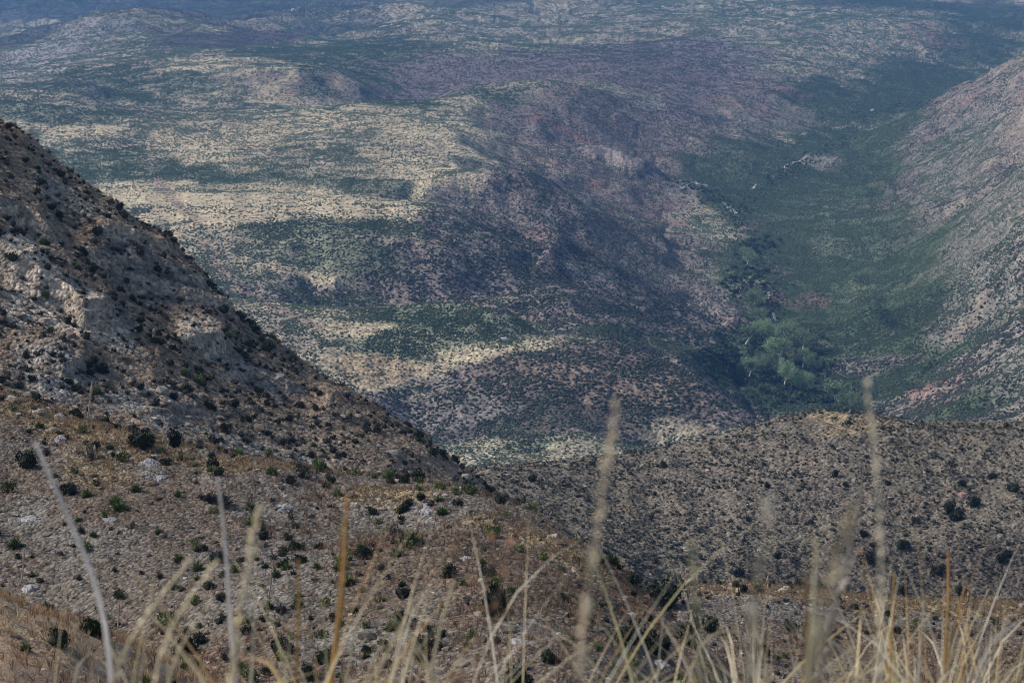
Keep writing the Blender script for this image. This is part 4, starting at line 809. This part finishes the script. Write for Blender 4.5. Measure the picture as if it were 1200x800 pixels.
def stalk(path, d, rad, col, lab, name='grass_stalk', cat='grass stalk', head=None, hcol=None, hden=60, hlen=.02, seed=0, dd=0.):
    """path: sight points from tip down to the frame's foot; the stem then goes on down to its root"""
    r = np.random.default_rng(1500 + seed); P = []
    for k, (px, py) in enumerate(path): a, t = ray(px, py); q = d + dd * (len(path) - 1 - k); P.append((a * q, q, -t * q))
    lx, ly, lz = P[-1]; gx = lx + (P[-1][0] - P[-2][0]) * .5; zg = float(ground_z(gx, ly)[0]); P.append((gx * .5 + lx * .5, ly, (lz + zg) / 2)); P.append((gx, ly, zg - .03))
    Q = curve_pts(P[::-1], 26); O = Q[0].copy(); Q = Q - O
    rad *= 1.85 if d > 1.9 else 1.25; v, f = tube(Q, list(np.linspace(rad, rad * .35, len(Q))), 6)
    tone = (.85 + .3 * vn(np.repeat(np.arange(len(Q)), 6) * .9 + seed, np.zeros(len(v)), 3))[:, None]
    o = link(name, mesh_np(name, v, f, col[None] * tone, k=3), M_GRASS, label=lab, category=cat); o.location = O; o['group'] = 'tall stems rising before the view'
    if head:
        h0 = head; parts = []; hc = col if hcol is None else hcol
        for k in range(hden):
            u = 1 - (1 - h0) * r.uniform() ; q = u * (len(Q) - 1); i = min(int(q), len(Q) - 2); p = Q[i] + (Q[i + 1] - Q[i]) * (q - i); t = Q[i + 1] - Q[i]; t /= np.linalg.norm(t)
            e = r.normal(size=3); e /= np.linalg.norm(e); dirn = t * 1.2 + e * .8; dirn /= np.linalg.norm(dirn); L_ = hlen * r.uniform(.5, 1.2) * (1.25 - .6 * (u - h0) / (1 - h0))
            parts.append(blade(curve_pts([p, p + dirn * L_ * .5, p + dirn * L_ + np.array([0, 0, -.15 * L_])], 4), .0024 * r.uniform(.7, 1.4), hc * r.uniform(.7, 1.25), r))
        i0_ = int(h0 * (len(Q) - 1)); tv, tf = tube(Q[i0_:], list(np.linspace(rad * .9, rad * .4, len(Q) - i0_)), 5); parts.append((tv, tf, np.tile(hc, (len(tv), 1)))); v, f, k_ = join(parts); link('seed_head', mesh_np('seed_head', v, f, k_, k=3), M_GRASS, parent=o)
    return o
PLW = c(.85, .81, .77); STR = c(.80, .69, .48); ORB = c(.50, .31, .12); BRN = c(.28, .19, .11)
stalk([(41, 518), (60, 568), (84, 612), (110, 665), (127, 720), (130, 760), (131, 800)], 2.6, .0034, PLW, 'pale grey bare twig leaning in a long curve at the left', cat='twig', name='bare_twig')
stalk([(255, 560), (264, 620), (267, 680), (270, 740), (276, 800)], 3.0, .0030, c(.82, .78, .74), 'upright whitish bare stem left of the feathery tan stalk')
stalk([(304, 590), (294, 640), (283, 690), (276, 740), (268, 800)], 2.2, .0016, STR, 'feathery tan stalk right of the whitish stem', head=.55, hden=120, hlen=.016, seed=2)
stalk([(224, 655), (190, 695), (160, 732), (135, 770), (120, 800)], 2.6, .0017, STR, 'arching straw stalk, uppermost left of the whitish stem', head=.5, hden=70, hlen=.012, seed=3)
stalk([(252, 660), (220, 695), (198, 730), (182, 765), (172, 800)], 2.4, .0018, STR * .95, 'arching straw stalk ending right beside the whitish stem', head=.5, hden=70, hlen=.012, seed=4)
stalk([(250, 700), (225, 728), (205, 760), (190, 800)], 2.7, .0017, STR, 'short arching straw stalk below the whitish stem middle', head=.5, hden=60, hlen=.012, seed=5)
stalk([(350, 655), (351, 700), (349, 750), (346, 800)], 3.4, .0026, ORB * .8, 'single brown upright stalk in the lower left middle')
stalk([(407, 583), (404, 640), (402, 700), (395, 750), (386, 800)], 3.5, .0032, ORB * 1.25, 'tallest rust coloured upright stem', head=.5, hden=50, hlen=.02, seed=6)
stalk([(400, 612), (398, 670), (396, 730), (384, 800)], 3.7, .0024, ORB, 'rust coloured stem just left of the tallest one')
stalk([(532, 680), (520, 715), (510, 755), (502, 800)], 3.2, .0024, c(.6, .55, .38), 'pale yellow stem leaning right in the lower middle')
stalk([(722, 474), (714, 530), (706, 590), (694, 650), (682, 720), (672, 800)], 1.45, .0012, c(.55, .46, .33), 'wide feathery straw plume crossing the golden shoulder', head=.18, hden=190, hlen=.011, hcol=c(.80, .68, .50), seed=7)
stalk([(1016, 448), (1026, 510), (1034, 580), (1037, 640), (1036, 700), (1028, 800)], 1.7, .0016, c(.5, .46, .33), 'tallest feathery plume on the right', head=.3, hden=190, hlen=.009, hcol=c(.78, .70, .54), seed=8)
stalk([(958, 632), (957, 680), (954, 730), (946, 800)], 2.1, .0028, c(.6, .55, .38), 'pale thick stem beside the wilted brown leaf', head=.4, hden=60, hlen=.016, seed=9)
stalk([(944, 670), (951, 676), (953, 690), (947, 715), (943, 750), (946, 800)], 2.5, .0034, BRN, 'wilted brown leaf stem hooked over at its top', name='wilted_stem', cat='wilted stem')
stalk([(1012, 566), (1004, 620), (992, 670), (975, 720), (958, 775), (952, 800)], 2.6, .0017, c(.35, .31, .27), 'thin dark grey stem left of the tallest right plume', head=.6, hden=60, hlen=.03, seed=10)
stalk([(905, 590), (890, 640), (877, 690), (872, 740), (870, 800)], 1.15, .0009, c(.5, .45, .36), 'faint feathery plume left of the thick pale stem', head=.3, hden=200, hlen=.012, seed=11)
stalk([(811, 640), (816, 690), (821, 740), (823, 800)], 1.5, .0014, c(.42, .40, .25), 'faint greenish plume before the tall dark bush', head=.3, hden=200, hlen=.008, seed=12)
stalk([(1111, 644), (1112, 690), (1109, 740), (1106, 800)], 5.0, .0034, ORB * 1.3, 'orange upright blade stem standing highest at the right')
stalk([(1131, 686), (1122, 720), (1112, 760), (1108, 800)], 5.0, .0028, ORB * 1.2, 'orange forked blade just right of the highest orange stem')
stalk([(1048, 672), (1047, 710), (1044, 760), (1042, 800)], 4.6, .0034, c(.5, .34, .14), 'orange tan upright blade right of the tallest plume')
stalk([(1083, 702), (1080, 740), (1076, 800)], 4.2, .0026, c(.5, .48, .38), 'pale upright blade left of the highest orange stem')
stalk([(1195, 728), (1170, 735), (1150, 760), (1140, 800)], 3.4, .0022, c(.6, .6, .58), 'white arching blade at the right edge')
stalk([(880, 716), (888, 740), (898, 770), (902, 800)], 3.6, .0024, STR, 'straw blade bending left over the dense clump')
stalk([(1001, 590), (985, 575), (972, 600), (958, 640), (950, 700), (948, 800)], 1.2, .0007, c(.45, .38, .26), 'very faint blurred plume between the pale stem and the tallest plume', head=.35, hden=160, hlen=.014, seed=13)
stalk([(868, 740), (850, 728), (830, 732), (815, 760), (805, 800)], 3.6, .0024, STR * .9, 'straw blade drooping over the lower right bushes')
stalk([(968, 748), (978, 740), (992, 752), (1000, 775), (1008, 800)], 3.6, .0024, c(.6, .56, .45), 'pale blade curling over left of the tallest plume foot')
# dried wildflowers
def flower(path, d, heads, lab, seed):
    o = stalk(path, d, .0010, c(.30, .21, .15), lab, name='dried_wildflower', cat='wildflower', seed=seed); r = np.random.default_rng(seed); base = np.array(o.location)
    for px, py, s in heads:
        a, t = ray(px, py); p = np.array([a * d, d, -t * d]) - base; parts = []
        for k in range(26):
            e = r.normal(size=3); e /= np.linalg.norm(e); parts.append(blade(curve_pts([p, p + e * s * .5, p + e * s], 3), s * .28, c(.62, .40, .27) * r.uniform(.7, 1.3), r))
        a2 = np.array(path); k = np.argmin(abs(a2[:, 1] - (py + 40))); q = path[k]; a, t = ray(*q); jn = np.array([a * d, d, -t * d]) - base; v, f = tube([jn, (jn + p) / 2 + np.array([0, 0, -.01]), p], [.0007, .0006, .0005], 5); parts.append((v, f, np.tile(c(.33, .23, .16), (len(v), 1))))
        v, f, k_ = join(parts); link('flower_head', mesh_np('flower_head', v, f, k_, k=3), M_GRASS, parent=o)
flower([(575, 636), (572, 680), (566, 720), (556, 770), (552, 800)], 1.9, [(577, 629, .0045), (599, 635, .005), (533, 642, .0045), (594, 670, .0036)], 'dried wildflower with blurred peach heads in the upper row', 31)
flower([(580, 712), (572, 740), (562, 770), (558, 800)], 1.9, [(581, 708, .0036), (594, 718, .0045), (565, 714, .004), (541, 790, .005), (532, 794, .004)], 'dried wildflower with peach heads before the dark bush', 32)
# low dry stubble covering the knoll
PB, ib, jb = scatter(np.searchsorted(D1, .8), np.searchsorted(D1, 30), 26 / (1 + .12 * GD[np.searchsorted(D1, .8):np.searchsorted(D1, 30)] ** 1.4))
merged('knoll_grass', PB, rng.uniform(.08, .2, len(PB)), rng.integers(0, 6, len(PB)), TF, mixcol(len(PB), [c(.42, .33, .19), c(.3, .22, .13)], [.6, .4]), M_GRASS)
# ------------------------------------------------------------------ air, light, camera
m, nt = mat('air'); out = nd(nt, 'ShaderNodeOutputMaterial'); pv = nd(nt, 'ShaderNodeVolumePrincipled')
pv.inputs['Color'].default_value = HAZE_COL; pv.inputs['Density'].default_value = HAZE_D; pv.inputs['Anisotropy'].default_value = 0.0
nt.links.new(pv.outputs[0], out.inputs['Volume'])
zl = float(GZ.min()) - 1; xs = float(np.abs(GX).max()) + 50; zt = 4.0
zt = max(zt, float(GZ.max()) + 1)
hv = np.array([(x, y, z) for x in (-xs, xs) for y in (-30, 30060) for z in (zl, zt)])
hf = np.array([(0, 1, 3, 2), (4, 6, 7, 5), (0, 4, 5, 1), (2, 3, 7, 6), (0, 2, 6, 4), (1, 5, 7, 3)])
link('haze', mesh_np('haze', hv, hf), m, kind='stuff')

w = bpy.data.worlds.new('World'); SC.world = w; w.use_nodes = True; nt = w.node_tree
bg = nt.nodes['Background']; sky = nt.nodes.new('ShaderNodeTexSky'); sky.sky_type = 'NISHITA'; sky.sun_disc = False
sky.sun_elevation = math.radians(SUN_EL); sky.sun_rotation = math.radians(SUN_ROT); sky.air_density = 1.0; sky.dust_density = SKY_DUST; sky.ozone_density = 1.0
nt.links.new(sky.outputs[0], bg.inputs[0]); bg.inputs[1].default_value = SKY_S
sl = bpy.data.lights.new('sun', 'SUN'); sl.energy = SUN_E; sl.angle = math.radians(SUN_ANG); sl.color = SUN_COL
so = bpy.data.objects.new('sun', sl); COL.objects.link(so)
el, rt = math.radians(SUN_EL), math.radians(SUN_ROT)
dirv = Vector((math.sin(rt) * math.cos(el), math.cos(rt) * math.cos(el), math.sin(el)))
so.rotation_euler = dirv.to_track_quat('Z', 'Y').to_euler()

cd = bpy.data.cameras.new('camera'); co = bpy.data.objects.new('camera', cd); COL.objects.link(co)
cd.sensor_width = 36; cd.lens = 80; cd.clip_start = .05; cd.clip_end = 80000
co.rotation_euler = (math.radians(90) - PITCH, 0, 0); SC.camera = co
cd.dof.use_dof = True; cd.dof.focus_distance = 420; cd.dof.aperture_fstop = 10
v = SC.view_settings; v.view_transform = 'Standard'; v.look = 'None'; v.gamma = 1; v.exposure = EXPO
try: v.use_curve_mapping = False
except Exception: pass
SC.cycles.max_bounces = 5; SC.cycles.diffuse_bounces = 2; SC.cycles.glossy_bounces = 1; SC.cycles.volume_bounces = 1; SC.cycles.transmission_bounces = 2
SC.cycles.transparent_max_bounces = 4; SC.cycles.use_adaptive_sampling = False; SC.cycles.use_denoising = True; SC.cycles.denoising_input_passes = 'RGB_ALBEDO_NORMAL'; SC.cycles.denoising_prefilter = 'ACCURATE'; SC.cycles.filter_width = 1.0
